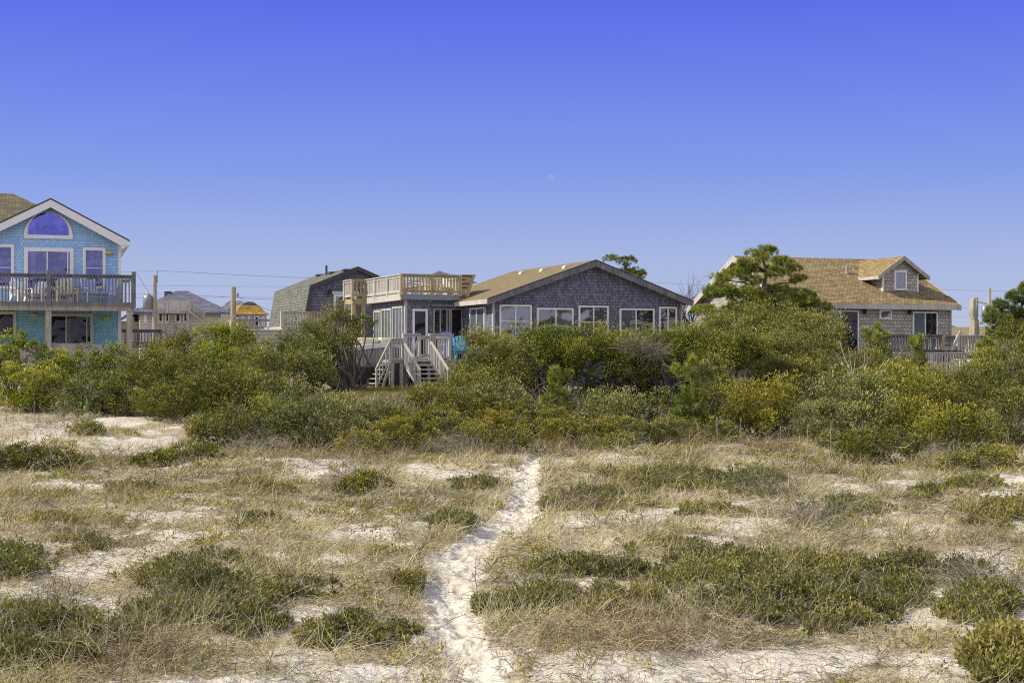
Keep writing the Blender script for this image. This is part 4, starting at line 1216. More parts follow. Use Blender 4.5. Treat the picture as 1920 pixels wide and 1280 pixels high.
    # dark round table, closed umbrella
    t = H.u(1768, vg + .6); p = H.world(t, vg + .6, zg)
    tb = empty('patio_table', p, H.a, 'dark round patio table behind the lower deck railing', 'table')
    zt = H.z(657, t, vg + .6) - zg
    MB().lathe([(0, zt - .03), (.72, zt - .03), (.74, zt), (0, zt + .004)], n=24).build('table_top', M['black_metal'], tb)
    MB().lathe([(.22, 0), (.2, .03), (.05, .06), (.05, zt - .03)], n=12).build('pedestal', M['black_metal'], tb)
    vu = -1.3; u = H.u(1826, vu); p = H.world(u, vu, za)
    um = empty('patio_umbrella', p, H.a, 'closed beige canvas umbrella tied round its middle at the end of the deck', 'umbrella')
    k = 1 / F * H.Y(u, vu); zb, zm, ztp = H.z(628, u, vu) - za - .3, H.z(596, u, vu) - za, H.z(560, u, vu) - za
    prof = [(zb, 10.0), (zb + (zm - zb) * .5, 9.0), (zm - .12, 8.2), (zm, 6.6), (zm + .12, 8.4), (zm + .35, 8.2), (ztp - .3, 7.6), (ztp - .05, 6.6), (ztp, 6.2)]
    nn = 24; vs = []; fs = []
    for i, (z, r) in enumerate(prof):
        for j in range(nn):
            a_ = 2 * math.pi * j / nn
            rr = r * k * (1 + .13 * math.cos(a_ * 6 + i * .3)); vs.append((rr * math.cos(a_) + .02 * math.sin(i), rr * math.sin(a_), z + (.06 * math.cos(a_ * 3 + 1) if i in (0, len(prof) - 1) else 0)))
    for i in range(len(prof) - 1):
        for j in range(nn): j2 = (j + 1) % nn; fs.append((i * nn + j, i * nn + j2, (i + 1) * nn + j2, (i + 1) * nn + j))
    fs.append(tuple((len(prof) - 1) * nn + j for j in range(nn)))
    MB().add(vs, fs).build('canopy', M['canvas'], um, smooth=True)
    MB().lathe([(6.9 * k, zm - .04), (7.3 * k, zm), (6.9 * k, zm + .05)], n=20).build('tie_strap', M['canvas'], um)
    MB().tube([(0, 0, 0), (0, 0, ztp - .1)], .028, 8).build('pole', M['grey_wood'], um)
    MB().lathe([(.3, 0), (.28, .08), (.05, .1)], n=14).build('base', M['black_metal'], um)


right_house()


# ================================================================== houses further back
def gambrel_house():
    G = Frame(574, 76.0, 22.5)
    h = G.root('gambrel_house', 'grey gambrel roofed barn-shaped house standing behind the roof deck', 'house')
    y = -.25
    up, zp = G.uz(671, 500, y); ub, zb = G.uz(581.5, 535.5, y); ue, ze = G.uz(568, 612, y); ze = max(ze, 1.5)
    L = G.v(515, ub)
    m = lambda u: 2 * up - u
    o = [(ue, ze), (ub, zb), (up, zp), (m(ub), zb), (m(ue), ze)]
    i = [(m(ue) - .16, ze), (m(ub) - .1, zb - .12), (up, zp - .16), (ub + .1, zb - .12), (ue + .16, ze)]
    MB().prism(o + i, 'y', y, L).build('roof', M['green_roof'], h)
    MB().prism([(ue + .2, -.5), (ue + .2, ze), (ub + .15, zb - .17), (up, zp - .19), (m(ub) - .15, zb - .17), (m(ue) - .2, ze), (m(ue) - .2, -.5)], 'y', 0, L - .1).build('wall', M['dark_shingle'], h)
    o2 = [(ue - .02, ze), (ub - .02, zb + .015), (up, zp + .02), (m(ub) + .02, zb + .015), (m(ue) + .02, ze)]
    i2 = [(m(ue) - .18, ze), (m(ub) - .13, zb - .15), (up, zp - .2), (ub + .13, zb - .15), (ue + .18, ze)]
    MB().prism(o2 + i2, 'y', y - .04, y - .002).build('rake_board', M['dark_trim'], h)
    u0, u1 = G.u(625), G.u(668); z0 = G.z(590, u0)
    w_ = window(h, (u0, -.003, z0), u1 - u0, G.z(551, u0) - z0, False, (.55,), (), .12, 'white', 'glass', 'curtain')
    MB().box(-.1, u1 - u0 + .1, -.12, -.075, G.z(551, u0) - z0 - .02, G.z(546, u0) - z0).build('head_trim', M['cream_trim'], w_)
    u, z = G.uz(617, 547)
    MB().lathe([(0, -.15), (.12, -.12), (.1, .1), (0, .15)], n=8).build('wall_lamp', M['black_metal'], h, (u, -.16, z))
    s = (zp - zb) / (up - ub)
    for px in (598, 612, 622, 648):
        u = up - .5; v = G.v(px, u); z = zp - s * .5
        if px == 612: MB().tube([(u, v, z - .1), (u, v, z + .5)], .06, 8).build('vent_pipe', M['dark_trim'], h)
        else: MB().box(u - .16, u + .16, v - .2, v + .2, z - .02, z + .1).build('roof_vent', M['dark_trim'], h, bevel=.03)
    # yellow deck before it
    vf = -4.0
    a, b, c = G.u(529, vf), G.u(578, vf), G.u(650, vf); zf = G.z(612, b, vf); hr = G.z(584, b, vf) - zf
    MB().box(a, c, vf + .02, -.3, zf - .2, zf).build('deck', M['rail_wood'], h)
    railing(h, (a, vf, zf), (b, vf, zf), hr, M['rail_wood'], 'deck_railing', .15, .06, rail=.1, low=.1, posts_at=(0,), pw=.16)
    railing(h, (b, vf - .02, zf), (c, vf - .02, zf), hr, M['yellow_wood'], 'deck_railing', .14, .08, rail=.12, low=.1, posts_at=(0, .5, 1), pw=.16)
    for u in (a + .1, b, c - .1): MB().box(u - .08, u + .08, vf + .04, vf + .2, -.5, zf - .2).build('deck_post', M['rail_wood'], h)
    a = G.u(470, vf); b = G.u(532, vf); z0 = G.z(648, a, vf)
    MB().box(a, b, vf + .3, vf + .36, -.5, G.z(619, a, vf)).build('side_wall', M['white_wall'], h)
    MB().box(a - .1, b, vf + .2, vf + .45, G.z(619, a, vf) + .003, G.z(616.5, a, vf)).build('cap_board', M['white'], h)


gambrel_house()


def hip_house():
    H = Frame(262, 104.0, 18.0)
    h = H.root('hip_house', 'distant white-walled house with slate blue hip roof, upper balcony and outside stair', 'house')
    u1 = H.u(428); zt = H.z(584, 0, 0); D = 9.0
    MB().box(0, u1, 0, D, -.6, zt).build('wall', M['white_wall'], h)
    ua, ub = H.u(250, -.5), H.u(437, -.5); _, zp = H.uz(341, 545, D / 2); um = H.u(341, D / 2)
    MB().add([(ua, -.5, zt - .02), (ub, -.5, zt - .02), (ub, D + .5, zt - .02), (ua, D + .5, zt - .02), (um - .4, D / 2, zp), (um + .4, D / 2, zp),
              (ua, -.5, zt - .2), (ub, -.5, zt - .2), (ub, D + .5, zt - .2), (ua, D + .5, zt - .2)],
             [(0, 1, 5, 4), (1, 2, 5), (2, 3, 4, 5), (3, 0, 4), (0, 6, 7, 1), (1, 7, 8, 2), (2, 8, 9, 3), (3, 9, 6, 0), (9, 8, 7, 6)]).build('roof', M['slate_roof'], h)
    MB().box(um - 1.3, um - .8, D / 2 - .9, D / 2 - .4, zp - .55, zp - .1).build('roof_vent', M['dark_trim'], h)
    for (a, b) in ((270, 275), (296, 306), (309, 318), (328, 339), (343, 354)):
        u0, u2 = H.u(a), H.u(b); z0 = H.z(604, u0)
        window(h, (u0, -.003, z0), u2 - u0, H.z(586, u0) - z0, False, (), (), .1, 'white', 'glass_dark')
    vf = -2.2; a, b = H.u(292, vf), H.u(355, vf); zf = H.z(581, a, vf); hr = H.z(565, a, vf) - zf
    mb = MB().box(a, b, vf, -.01, zf - .2, zf)
    mb.build('balcony', M['grey_wood'], h)
    mb = MB()
    for k in range(5): z = zf + hr * (.12 + k * .2); mb.box(a, b, vf - .04, vf - .002, z, z + .12)
    for t in (0, .33, .66, 1): u = a + (b - a) * t; mb.box(u - .06, u + .06, vf - .1, vf - .042, zf - .2, zf + hr)
    mb.build('balcony_railing', M['rail_wood'], h)
    c = H.u(385, vf); z2 = H.z(604, c, vf)
    mb = MB().bar((b, vf - .02, zf + hr), (c, vf - .02, z2 + hr), .1, .14).bar((b, vf, zf), (c, vf, z2), .1, .3)
    for k in range(12): t = (k + .5) / 12; u = b + (c - b) * t; mb.box(u - .03, u + .03, vf - .05, vf + .01, zf + (z2 - zf) * t, zf + (z2 - zf) * t + hr)
    for k in range(10): t = (k + .5) / 10; u = b + (c - b) * t; z = zf + (z2 - zf) * t; mb.box(u - .16, u + .16, vf + .08, vf + 1.1, z - .04, z)
    mb.build('outside_stair', M['grey_wood'], h)
    for u in (a + .1, b - .1): MB().box(u - .09, u + .09, vf + .05, vf + .23, -.6, zf - .2).build('balcony_post', M['grey_wood'], h)
    # low tan wing to the left
    a, b = H.u(225, 1), H.u(262, 1)
    MB().box(a, -.01, 1, 6, -.6, H.z(602, a, 1)).build('side_wing', M['tan_wall'], h)
    z = H.z(602, a, 1)
    MB().prism([(a - .4, z - .25), (-.02, z + .75), (-.02, z + .95), (a - .4, z - .05)], 'y', .6, 6.4).build('wing_roof', M['slate_roof'], h)


hip_house()


def gold_house():
    H = Frame(442, 112.0, 18.0)
    h = H.root('mansard_house', 'small distant house with golden mansard roof, dark curved cap and white balcony', 'house')
    z0, z1 = H.z(589, 0), H.z(571, 0); a, b, c, d = H.u(440), H.u(506), H.u(454), H.u(489)
    D = 2.6
    MB().add([(a, -.3, z0), (b, -.3, z0), (b, 2 * D + .3, z0), (a, 2 * D + .3, z0), (c - .35, .35, z0 + (z1 - z0) * .32), (d + .35, .35, z0 + (z1 - z0) * .32), (d + .35, 2 * D - .35, z0 + (z1 - z0) * .32), (c - .35, 2 * D - .35, z0 + (z1 - z0) * .32),
              (c, .8, z1), (d, .8, z1), (d, 2 * D - .8, z1), (c, 2 * D - .8, z1)],
             [(3, 2, 1, 0), (0, 1, 5, 4), (1, 2, 6, 5), (2, 3, 7, 6), (3, 0, 4, 7), (4, 5, 9, 8), (5, 6, 10, 9), (6, 7, 11, 10), (7, 4, 8, 11), (8, 9, 10, 11)]).build('roof', M['gold_roof'], h)
    z2 = H.z(564.5, 0); k = 10
    pr = [(c + .1 + (d - c - .2) * i / k, z1 + .003 + (z2 - z1) * math.sin(math.pi * i / k) ** .7) for i in range(k + 1)]
    MB().prism(pr, 'y', .85, 2 * D - .85).build('roof_cap', M['slate_roof'], h)
    MB().box(H.u(447), H.u(500), 0, 2 * D, -.6, z0 - .003).build('wall', M['white_wall'], h)
    for (p, q) in ((452, 458), (464, 469), (476, 486), (490, 496)):
        u0, u1 = H.u(p), H.u(q); zz = H.z(612, u0)
        window(h, (u0, -.003, zz), u1 - u0, H.z(592, u0) - zz, False, (), (), .1, 'white', 'glass_dark')
    vf = -1.6; zf = H.z(617, 0, vf); ua, ub = H.u(437, vf), H.u(508, vf)
    MB().box(ua, ub, vf, -.01, zf - .35, zf).build('balcony', M['dark_wood'], h)
    railing(h, (ua, vf, zf), (ub, vf, zf), H.z(598, 0, vf) - zf, M['grey_wood'], 'balcony_railing', .35, .1, rail=.14, low=.1, posts_at=(0, 1), pw=.16)
    # neighbour: dark gable just behind
    K = Frame(424, 125.0, 18.0)
    g = K.root('gable_house', 'distant dark gabled house half hidden by the short utility pole', 'house')
    u1 = K.u(478); um, zp = K.uz(448, 563, 0); ze = K.z(580, 0)
    MB().prism([(0, -1), (u1, -1), (u1, ze - .15), (um, zp - .2), (0, ze - .15)], 'y', 0, 7).build('wall', M['dark_wood'], g)
    MB().prism([(-.6, ze - .2), (um, zp), (u1 + .6, ze - .2), (u1 + .6, ze - .4), (um, zp - .18), (-.6, ze - .4)], 'y', -.4, 7.4).build('roof', M['slate_roof'], g)
    MB().prism([(-.62, ze - .2), (um, zp + .02), (u1 + .62, ze - .2), (u1 + .6, ze - .45), (um, zp - .26), (-.6, ze - .45)], 'y', -.45, -.41).build('rake_board', M['rail_wood'], g)
    # boxed stair head left of the pole
    S = Frame(415, 98.0, 18.0)
    b = S.root('stair_tower', 'pale wooden slatted stair landing left of the short utility pole', 'landing')
    u1 = S.u(431); z0 = S.z(613, 0); z1 = S.z(589, 0)
    mb = MB().box(0, u1, 0, .08, z1 - .12, z1).box(0, u1, 0, .08, z0, z0 + .12)
    for k in range(6): u = (k + .5) / 6 * u1; mb.box(u - .035, u + .035, .01, .06, z0 + .12, z1 - .12)
    mb.build('railing', M['rail_wood'], b)
    MB().box(-.1, u1 + .1, .1, 2, z0 - .2, z0 - .003).build('floor_deck', M['grey_wood'], b)
    for u in (.05, u1 - .05): MB().box(u - .08, u + .08, .12, .28, -1, z0 - .2).build('post', M['grey_wood'], b)


gold_house()


def far_right_houses():
    H = Frame(1784, 92.0, 20.0)
    h = H.root('low_house', 'low grey roofed house far behind the closed umbrella', 'house')
    u1 = H.u(1822); z0 = H.z(626, 0); z1 = H.z(612.5, 0)
    MB().box(0, u1, 0, 6, -.6, z0).build('wall', M['pale_shingle'], h)
    MB().prism([(-.4, z0 - .05), (3, z1 + .35), (6.4, z0 - .05), (6.4, z0 - .2), (3, z1 + .15), (-.4, z0 - .2)], 'x', -2.0, u1 + .2).build('roof', M['green_roof'], h)
    H = Frame(1838, 84.0, 20.0)
    h = H.root('low_house', 'low white shingled gable house between the umbrella and the dark pine', 'house')
    u1 = H.u(1900); um, zp = H.uz(1868, 611, 0); ze = H.z(626, 0)
    MB().prism([(0, -.6), (u1, -.6), (u1, ze - .1), (um, zp - .15), (0, ze - .1)], 'y', 0, 7).build('wall', M['white_wall'], h)
    MB().prism([(-.5, ze - .15), (um, zp), (u1 + .5, ze - .15), (u1 + .5, ze - .3), (um, zp - .14), (-.5, ze - .3)], 'y', -.4, 7.3).build('roof', M['tan_roof'], h)
    MB().bar((-.9, -.45, ze - .5), (um, -.45, zp - .05), .05, .2).build('rake_board', M['rail_wood'], h)
    H = Frame(808, 118.0, 20.0)
    h = H.root('far_house', 'tip of a distant grey roof showing above the roof deck railing', 'house')
    um, zp = H.uz(824, 507.5, 3); ze = zp - 1.1
    u1 = 2 * um
    MB().box(0, u1, 0, 6, -1, ze).build('wall', M['dark_shingle'], h)
    MB().add([(-.5, -.5, ze), (u1 + .5, -.5, ze), (u1 + .5, 6.5, ze), (-.5, 6.5, ze), (um, 3, zp)], [(0, 1, 4), (1, 2, 4), (2, 3, 4), (3, 0, 4), (3, 2, 1, 0)]).build('roof', M['slate_roof'], h)


far_right_houses()


# ================================================================== poles and wires
def pole(px, py0, Y, label, r=.13, extras=None):
    p = at(px, py0, Y); z = float(height(p.x, p.y))
    o = empty('utility_pole', (p.x, p.y, z), 0, label, 'utility pole')
    MB().tube([(0, 0, -.3), (0, 0, p.z - z)], [r * 1.15, r * .85], 12).build('shaft', M['pole'], o)
    return o, p, z


o, p, z = pole(290, 516, 80.0, 'tall timber utility pole with a grey transformer can right of the turquoise house')
k = 80 / F
MB().tube([(.14, 0, p.z - z - .4), (.14, 0, p.z - z + .25)], .025, 6).build('insulator_pin', M['grey_metal'], o)
zc = at(0, 566, 80).z - z
t = MB().lathe([(0, -.42), (.24, -.40), (.25, .22), (.2, .34), (.07, .42), (0, .44)], (0, 0, 0), 16).build('transformer', M['grey_metal'], o, (-.34, -.05, zc), None, 0, True)
MB().tube([(-.05, 0, .42), (-.05, 0, .6)], .05, 8).build('bushing', M['white_plastic'], t)
MB().tube([(-.45, -.03, zc + .5), (-.62, -.03, zc + .2), (-.6, -.03, zc - .5), (-.2, -.03, zc - .8)], .012, 5).build('lead_wire', M['wire'], o)
MB().tube([(-.2, 0, p.z - z - 1.1), (-1.0, 0, p.z - z + .15)], .012, 5).build('lead_wire', M['wire'], o)
MB().tube([(-.28, -.06, -.2), (-.28, -.06, zc - .4)], .02, 5).build('conduit', M['wire'], o)
o, p, z = pole(437.5, 538, 74.0, 'short thick timber utility pole between the cedar tops', .15)
for dx, dz, s in ((-1.15, -1.15, .06), (-1.0, -.95, .05)):
    MB().tube([(-.1, 0, p.z - z - .5 - s * 3), (-.55, 0, p.z - z - .95 - s), (dx * 1.2, 0, p.z - z + dz)], .014, 5).build('guy_wire', M['wire'], o)
MB().tube([(-.1, 0, p.z - z - .55), (-.3, 0, p.z - z - .95), (-.42, 0, p.z - z - .8), (-.12, 0, p.z - z - .75)], .013, 5).build('wire_loop', M['wire'], o)
MB().box(.18, .26, -.04, .04, p.z - z - .48, p.z - z - .3).build('insulator', M['grey_metal'], o)
o, p, z = pole(1855, 541, 112.0, 'distant timber utility pole left of the dark pine', .14)
MB().lathe([(0, -.5), (.28, -.45), (.28, .3), (0, .4)], (0, 0, 0), 12).build('transformer', M['grey_metal'], o, (-.3, 0, at(0, 582, 112).z - z), None, 0, True)
MB().bar((-.9, 0, at(0, 566, 112).z - z), (.1, 0, at(0, 571, 112).z - z), .08, .1).build('cross_arm', M['pole'], o)


def wire(label, pts, r=.010):
    ps = []
    for (a, b) in zip(pts[:-1], pts[1:]):
        A = at(*a); B = at(*b); L = (B - A).length
        for i in range(12): t = i / 12; q = A.lerp(B, t); q.z -= 4 * t * (1 - t) * L * .004; ps.append(q)
    ps.append(at(*pts[-1]))
    o = MB().tube(ps, r, 5, False).build('power_line', M['wire'], None)
    tag(o, label, 'power line')


wire('top power line from behind the turquoise house over the tall pole to the gambrel roof', [(150, 512, 82), (294, 507, 80), (700, 525, 84)])
wire('second power line from the top, running level above the slate hip roof', [(150, 533, 90), (700, 536, 90)])
wire('power line passing just above the slate hip roof peak at the transformer', [(150, 550, 86), (330, 551, 84), (640, 566, 95)])
wire('power line running between the two timber poles level with the hip roof', [(150, 557, 96), (437, 557, 96), (720, 556, 96)])
wire('lowest power line on the left, at the foot of the slate hip roof', [(150, 576, 100), (285, 576, 81)])
wire('service wire dropping from the short pole towards the golden roof', [(443, 555, 74), (510, 583, 84)])
wire('power line between the grey house roof and the bare tree', [(1130, 520, 98), (1230, 530, 98), (1420, 538, 98)])
wire('power line beyond the brown roof to the distant pole', [(1700, 540, 112), (1854, 545, 112), (2000, 546, 112)])
wire('middle power line between the brown roof and the umbrella', [(1700, 576, 110), (1856, 577, 112), (2000, 575, 112)])
wire('lower power line passing behind the umbrella canopy', [(1700, 594, 110), (1852, 592, 112)])

# ================================================================== bushes and trees behind the dune field
GL = 'evergreen thicket left of the stairs'
GC = 'evergreen hedge before the grey house'
GR = 'evergreen thicket on the right'
GM = 'low green mounds at the thicket edge'

# left thicket
bush('wax_myrtle', 'round-topped leafy bush in front of the left ground-floor window of the turquoise house', [(42, 668, 50, 42, 52), (5, 690, 40, 35, 51)], 'broad', 'myrtle', group=GL)
bush('wax_myrtle', 'bright leafy bush with rounded top below the turquoise house sliding door', [(150, 690, 70, 46, 51), (215, 705, 60, 50, 51), (110, 715, 55, 45, 50)], 'broad', 'myrtle', group=GL, hue=.08)
bush('wax_myrtle', 'yellow-green leafy bush at the left picture edge in front of the round-topped bush', [(35, 722, 75, 42, 48), (100, 735, 55, 36, 48)], 'broad', 'myrtle', group=GL, hue=.12, dead=60)
bush('wax_myrtle', 'leafy bush behind the prickly pear with grey twigs showing', [(165, 745, 65, 38, 47), (225, 735, 45, 40, 48)], 'broad', 'myrtle_dark', group=GL, dead=140, hue=.1)
bush('cedar_tree', 'dark cedar with pointed tip just right of the turquoise house side deck', [(322, 678, 44, 42, 53), (300, 700, 55, 42, 52), (345, 655, 15, 36, 53)], 'cedar', 'cedar', group=GL, lean=(.2, 0, .1), cat='tree')
bush('cedar_tree', 'bright cedar with two tips between the tall and the short utility poles', [(396, 655, 30, 55, 53), (424, 645, 22, 42, 53), (402, 702, 66, 48, 52)], 'cedar', 'myrtle', group=GL, lean=(.1, 0, .3), cat='tree')
bush('cedar_tree', 'rusty-tipped cedar in front of the foot of the short utility pole', [(468, 668, 40, 58, 53), (495, 690, 45, 45, 52), (455, 640, 16, 40, 53)], 'cedar', 'cedar_rust', group=GL, cat='tree')
bush('cedar_tree', 'broad dark cedar filling the middle of the left thicket below the golden roof', [(330, 715, 70, 50, 49), (420, 735, 80, 45, 48), (270, 690, 45, 38, 50)], 'cedar', 'cedar', group=GL, hue=.06, dead=50)
bush('cedar_tree', 'wind-bent cedar with bare grey branches leaning over the plank skirt', [(575, 650, 50, 36, 53), (615, 640, 42, 34, 53), (648, 640, 34, 28, 53), (560, 680, 70, 42, 52), (610, 672, 50, 34, 52.5), (635, 598, 22, 14, 53)], 'cedar', 'cedar_olive', base=(at(662, 718, 52).x, 52), lean=(-.3, 0, .2), cat='tree', group=GL, stems=34, r0=.075, dens=.8, dead=120)
bush('pine_sapling', 'small dark pine branch tufts above the wind-bent cedar beside the roof deck posts', [(635, 598, 24, 16, 53.5), (680, 604, 26, 16, 53.5), (660, 618, 22, 14, 53.5), (604, 612, 14, 14, 53.5)], 'pine', 'pine_dark', base=(at(655, 700, 53.5).x, 53.5), cat='tree', group=GL, stems=12, dens=1.3)
bush('cedar_bush', 'dense olive cedar at the foot of the wind-bent cedar casting shadow on the yard', [(520, 705, 75, 42, 50), (572, 700, 55, 34, 50), (500, 745, 80, 34, 48), (600, 716, 28, 18, 50)], 'cedar', 'cedar_olive', group=GL, dead=110, lean=(-.2, 0, 0))
bush('low_shrub', 'low yellow-green mound with a twiggy front right of the prickly pear', [(245, 758, 58, 22, 45.5)], 'mound', 'mound', group=GM, dead=60)
bush('low_shrub', 'broad olive mound in front of the left cedars', [(350, 755, 78, 32, 45), (310, 765, 50, 22, 44.5)], 'mound', 'mound', group=GM, dead=40)
bush('cedar_bush', 'dark spiky cedar bush at the left end of the big shrub beside the sand', [(470, 800, 62, 34, 40.5), (420, 805, 55, 30, 40.5), (385, 815, 40, 26, 40)], 'cedar', 'cedar', lean=(-.1, 0, .3), hue=.0)
bush('cedar_bush', 'large spiky grey-green cedar bush right of centre of the left sand patches', [(600, 795, 88, 52, 40), (648, 788, 46, 36, 41), (545, 800, 60, 44, 40.5)], 'cedar', 'cedar_pale', lean=(.15, 0, .5), dead=60)
bush('low_shrub', 'golden-green leafy bush between the two spiky cedar bushes', [(540, 775, 48, 30, 42), (500, 760, 40, 22, 43)], 'broad', 'myrtle', hue=.1, size=.8)
bush('low_shrub', 'low green cushion with grey twigs at the left edge of the open sand', [(75, 866, 85, 20, 34.5), (20, 868, 45, 18, 34.5)], 'mound', 'mound', group=GM, dead=160)
bush('low_shrub', 'small green mound under the prickly pear tangle', [(160, 812, 36, 10, 39)], 'mound', 'mound', group=GM)
bush('low_shrub', 'flat olive strip of shrub below the dark spiky cedar', [(365, 858, 55, 12, 36), (290, 870, 50, 8, 35)], 'mound', 'mound', group=GM)
bush('low_shrub', 'low green shrub with dead twigs left of the path head', [(680, 838, 50, 24, 37), (760, 815, 60, 24, 39)], 'mound', 'mound', group=GM, dead=120, hue=.1)
bush('low_shrub', 'dark low shrub by the pale sand left of the path', [(690, 914, 38, 8, 31), (655, 918, 24, 6, 31)], 'mound', 'mound', group=GM, dead=100)

# bushes in front of the stairs
bush('cedar_bush', 'feathery green cedar in front of the post grill and stair foot', [(806, 758, 52, 28, 47), (856, 738, 34, 26, 48), (745, 790, 42, 24, 45)], 'cedar', 'cedar', hue=.12, lean=(.1, 0, .3))
bush('cedar_bush', 'pointed green cedar at the right foot of the stairs', [(868, 720, 24, 28, 51), (845, 742, 40, 26, 49)], 'cedar', 'cedar', hue=.14)
bush('low_shrub', 'olive mound with dark right side below the stairs', [(870, 775, 55, 34, 44), (810, 790, 40, 24, 43)], 'mound', 'mound', group=GM, dead=50)
bush('low_shrub', 'wide yellow-green mound in front of the young pine with the pointed leader', [(985, 792, 72, 28, 43), (930, 800, 50, 20, 42.5), (1040, 800, 45, 22, 42.5)], 'mound', 'mound', group=GM, hue=.08, dead=60)
bush('low_shrub', 'low green mound row right of the path head', [(1090, 812, 78, 20, 41.5), (1170, 812, 60, 20, 41.5), (1040, 815, 40, 16, 41)], 'mound', 'mound', group=GM, hue=.04, dead=90)
bush('low_shrub', 'olive cushion behind the path head under the wide yellow-green mound', [(940, 828, 60, 18, 39), (885, 822, 40, 18, 39.5)], 'mound', 'mound', group=GM, dead=60)
bush('low_shrub', 'leafy mound between the big spiky cedar and the feathery cedar', [(735, 818, 60, 20, 40), (690, 806, 40, 20, 41)], 'mound', 'mound', group=GM, hue=.08, dead=50)
bush('low_shrub', 'yellow-green mound filling the hollow below the stair foot cedars', [(800, 800, 60, 22, 41), (860, 808, 50, 20, 40.5)], 'mound', 'mound', group=GM, hue=.12)
bush('low_shrub', 'small brownish shrub below the low mound row at the grass edge', [(1225, 815, 40, 16, 40.5), (1150, 835, 60, 10, 39.5)], 'mound', 'cedar_olive', group=GM, dead=120)

# hedge before the grey house
bush('cedar_bush', 'olive cedar at the left end of the hedge beside the blue chairs', [(915, 660, 52, 38, 51), (905, 700, 42, 45, 50), (955, 690, 50, 55, 50), (900, 735, 40, 40, 49)], 'cedar', 'cedar_olive', group=GC, dens=1.45, hue=.06)
bush('cedar_bush', 'rounded hedge bush below the first two wide windows of the grey house', [(1010, 654, 66, 32, 49.2), (985, 690, 46, 44, 50.2), (1045, 640, 30, 20, 49.6), (1040, 672, 46, 22, 48.8)], 'cedar', 'hedge', group=GC, dens=1.45)
bush('wax_myrtle', 'bright leafy tip standing out of the hedge below the second window', [(1022, 628, 22, 16, 50), (1060, 638, 30, 16, 50)], 'broad', 'myrtle', group=GC, hue=.12)
bush('cedar_bush', 'golden-topped hedge bush below the middle windows of the grey house', [(1115, 654, 66, 32, 49.2), (1100, 676, 56, 22, 48.7), (1180, 650, 54, 26, 49.2), (1165, 672, 44, 18, 48.6)], 'cedar', 'hedge', group=GC, dens=1.45, hue=.05)
bush('cedar_bush', 'hedge bush with a grey dead patch below the right windows of the grey house', [(1240, 654, 62, 30, 49.2), (1215, 676, 50, 20, 48.8), (1295, 654, 50, 28, 49.2), (1290, 676, 48, 18, 48.7)], 'cedar', 'hedge', group=GC, dens=1.3, extra=[(1190, 650, 35, 16, 48.0), (1230, 662, 30, 14, 48)], dead=420)
bush('cedar_bush', 'golden cedar hedge bush below the right corner of the grey house', [(1350, 658, 62, 32, 49.2), (1345, 684, 52, 22, 48.7), (1405, 654, 44, 26, 49.2)], 'cedar', 'hedge', group=GC, dens=1.45)
bush('wax_myrtle', 'dark glossy leafy bush in the shaded lower hedge left of centre', [(1075, 725, 62, 44, 50.5), (1020, 735, 45, 42, 50.5)], 'broad', 'myrtle_dark', group=GC, hue=.02, fit=False)
bush('wax_myrtle', 'green glossy leafy bush in the lower hedge between the two young pines', [(1160, 728, 60, 42, 50.2), (1205, 718, 50, 38, 50.4)], 'broad', 'myrtle_dark', group=GC, hue=.2, fit=False)
bush('wax_myrtle', 'glossy leafy bush in the lower hedge behind the bushy young pine', [(1265, 718, 55, 46, 50.5), (1310, 735, 50, 40, 50.2)], 'broad', 'myrtle_dark', group=GC, hue=.14, fit=False)
bush('cedar_bush', 'grey-green low cedar at the bottom left of the hedge', [(900, 770, 46, 30, 46), (945, 750, 50, 34, 46.5)], 'cedar', 'cedar_pale', group=GC, dead=40)


def young_pine(label, px, py0, py1, wpx, Y, pal='pine', leaders=(0,), dens=1.0, group=None, hue=0.0, size=1.0):
    """upright pine: whorls of needle tufts round a leader"""
    B = []; rng = np.random.default_rng(int(px))
    h = py1 - py0
    for i in range(6):
        t = i / 5
        r = wpx * (1.0 - .78 * t) * .62
        for k in range(3 if t < .75 else 1):
            ox = (k - 1) * wpx * .55 * (1 - t) + rng.normal() * 2 if t < .75 else rng.normal() * 2
            B.append((px + ox, py1 - h * (.1 + .82 * t) + rng.normal() * 3, r * .75, h * .12, Y + rng.normal() * .15))
    for l in leaders: B.append((px + l * .8, py0 + h * .2, wpx * .05 + 1.5, h * .2, Y))
    return bush('young_pine', label, B, 'pine', pal, base=(at(px, py1, Y).x, Y), cat='tree', group=group, stems=20, dens=dens * 1.5, hue=hue, lean=(0, 0, .7), size=size)


young_pine('young green pine with a pointed leader in front of the dark lower hedge', 1042, 690, 800, 46, 45, leaders=(-8, 0, 30), hue=-.02)
young_pine('bushy bright young pine at the right end of the lower hedge', 1295, 672, 815, 52, 43, leaders=(-2, -35, 22, 40), hue=.08, dens=1.15)
bush('cedar_bush', 'dark low bush in the deep shade behind the feathery shrub', [(1120, 765, 60, 30, 46.5), (1210, 762, 60, 34, 46.5)], 'broad', 'myrtle_dark', group=GC)
bush('cedar_bush', 'dark low bush in the gap between the bushy young pine and the rust-tipped cedar', [(1350, 755, 45, 45, 46), (1330, 720, 40, 40, 47)], 'cedar', 'cedar', group=GC)
bush('low_shrub', 'flat green strip under the bushy young pine at the grass edge', [(1260, 812, 55, 18, 41), (1330, 818, 55, 14, 40.5)], 'mound', 'mound', group=GM, hue=.06, dead=60)
bush('feathery_shrub', 'pale feathery shrub with upright sprays between the two young pines', [(1150, 785, 36, 26, 44), (1175, 775, 26, 28, 44), (1122, 778, 16, 24, 44)], 'cedar', 'cedar_pale', hue=.2, lean=(0, 0, .8))

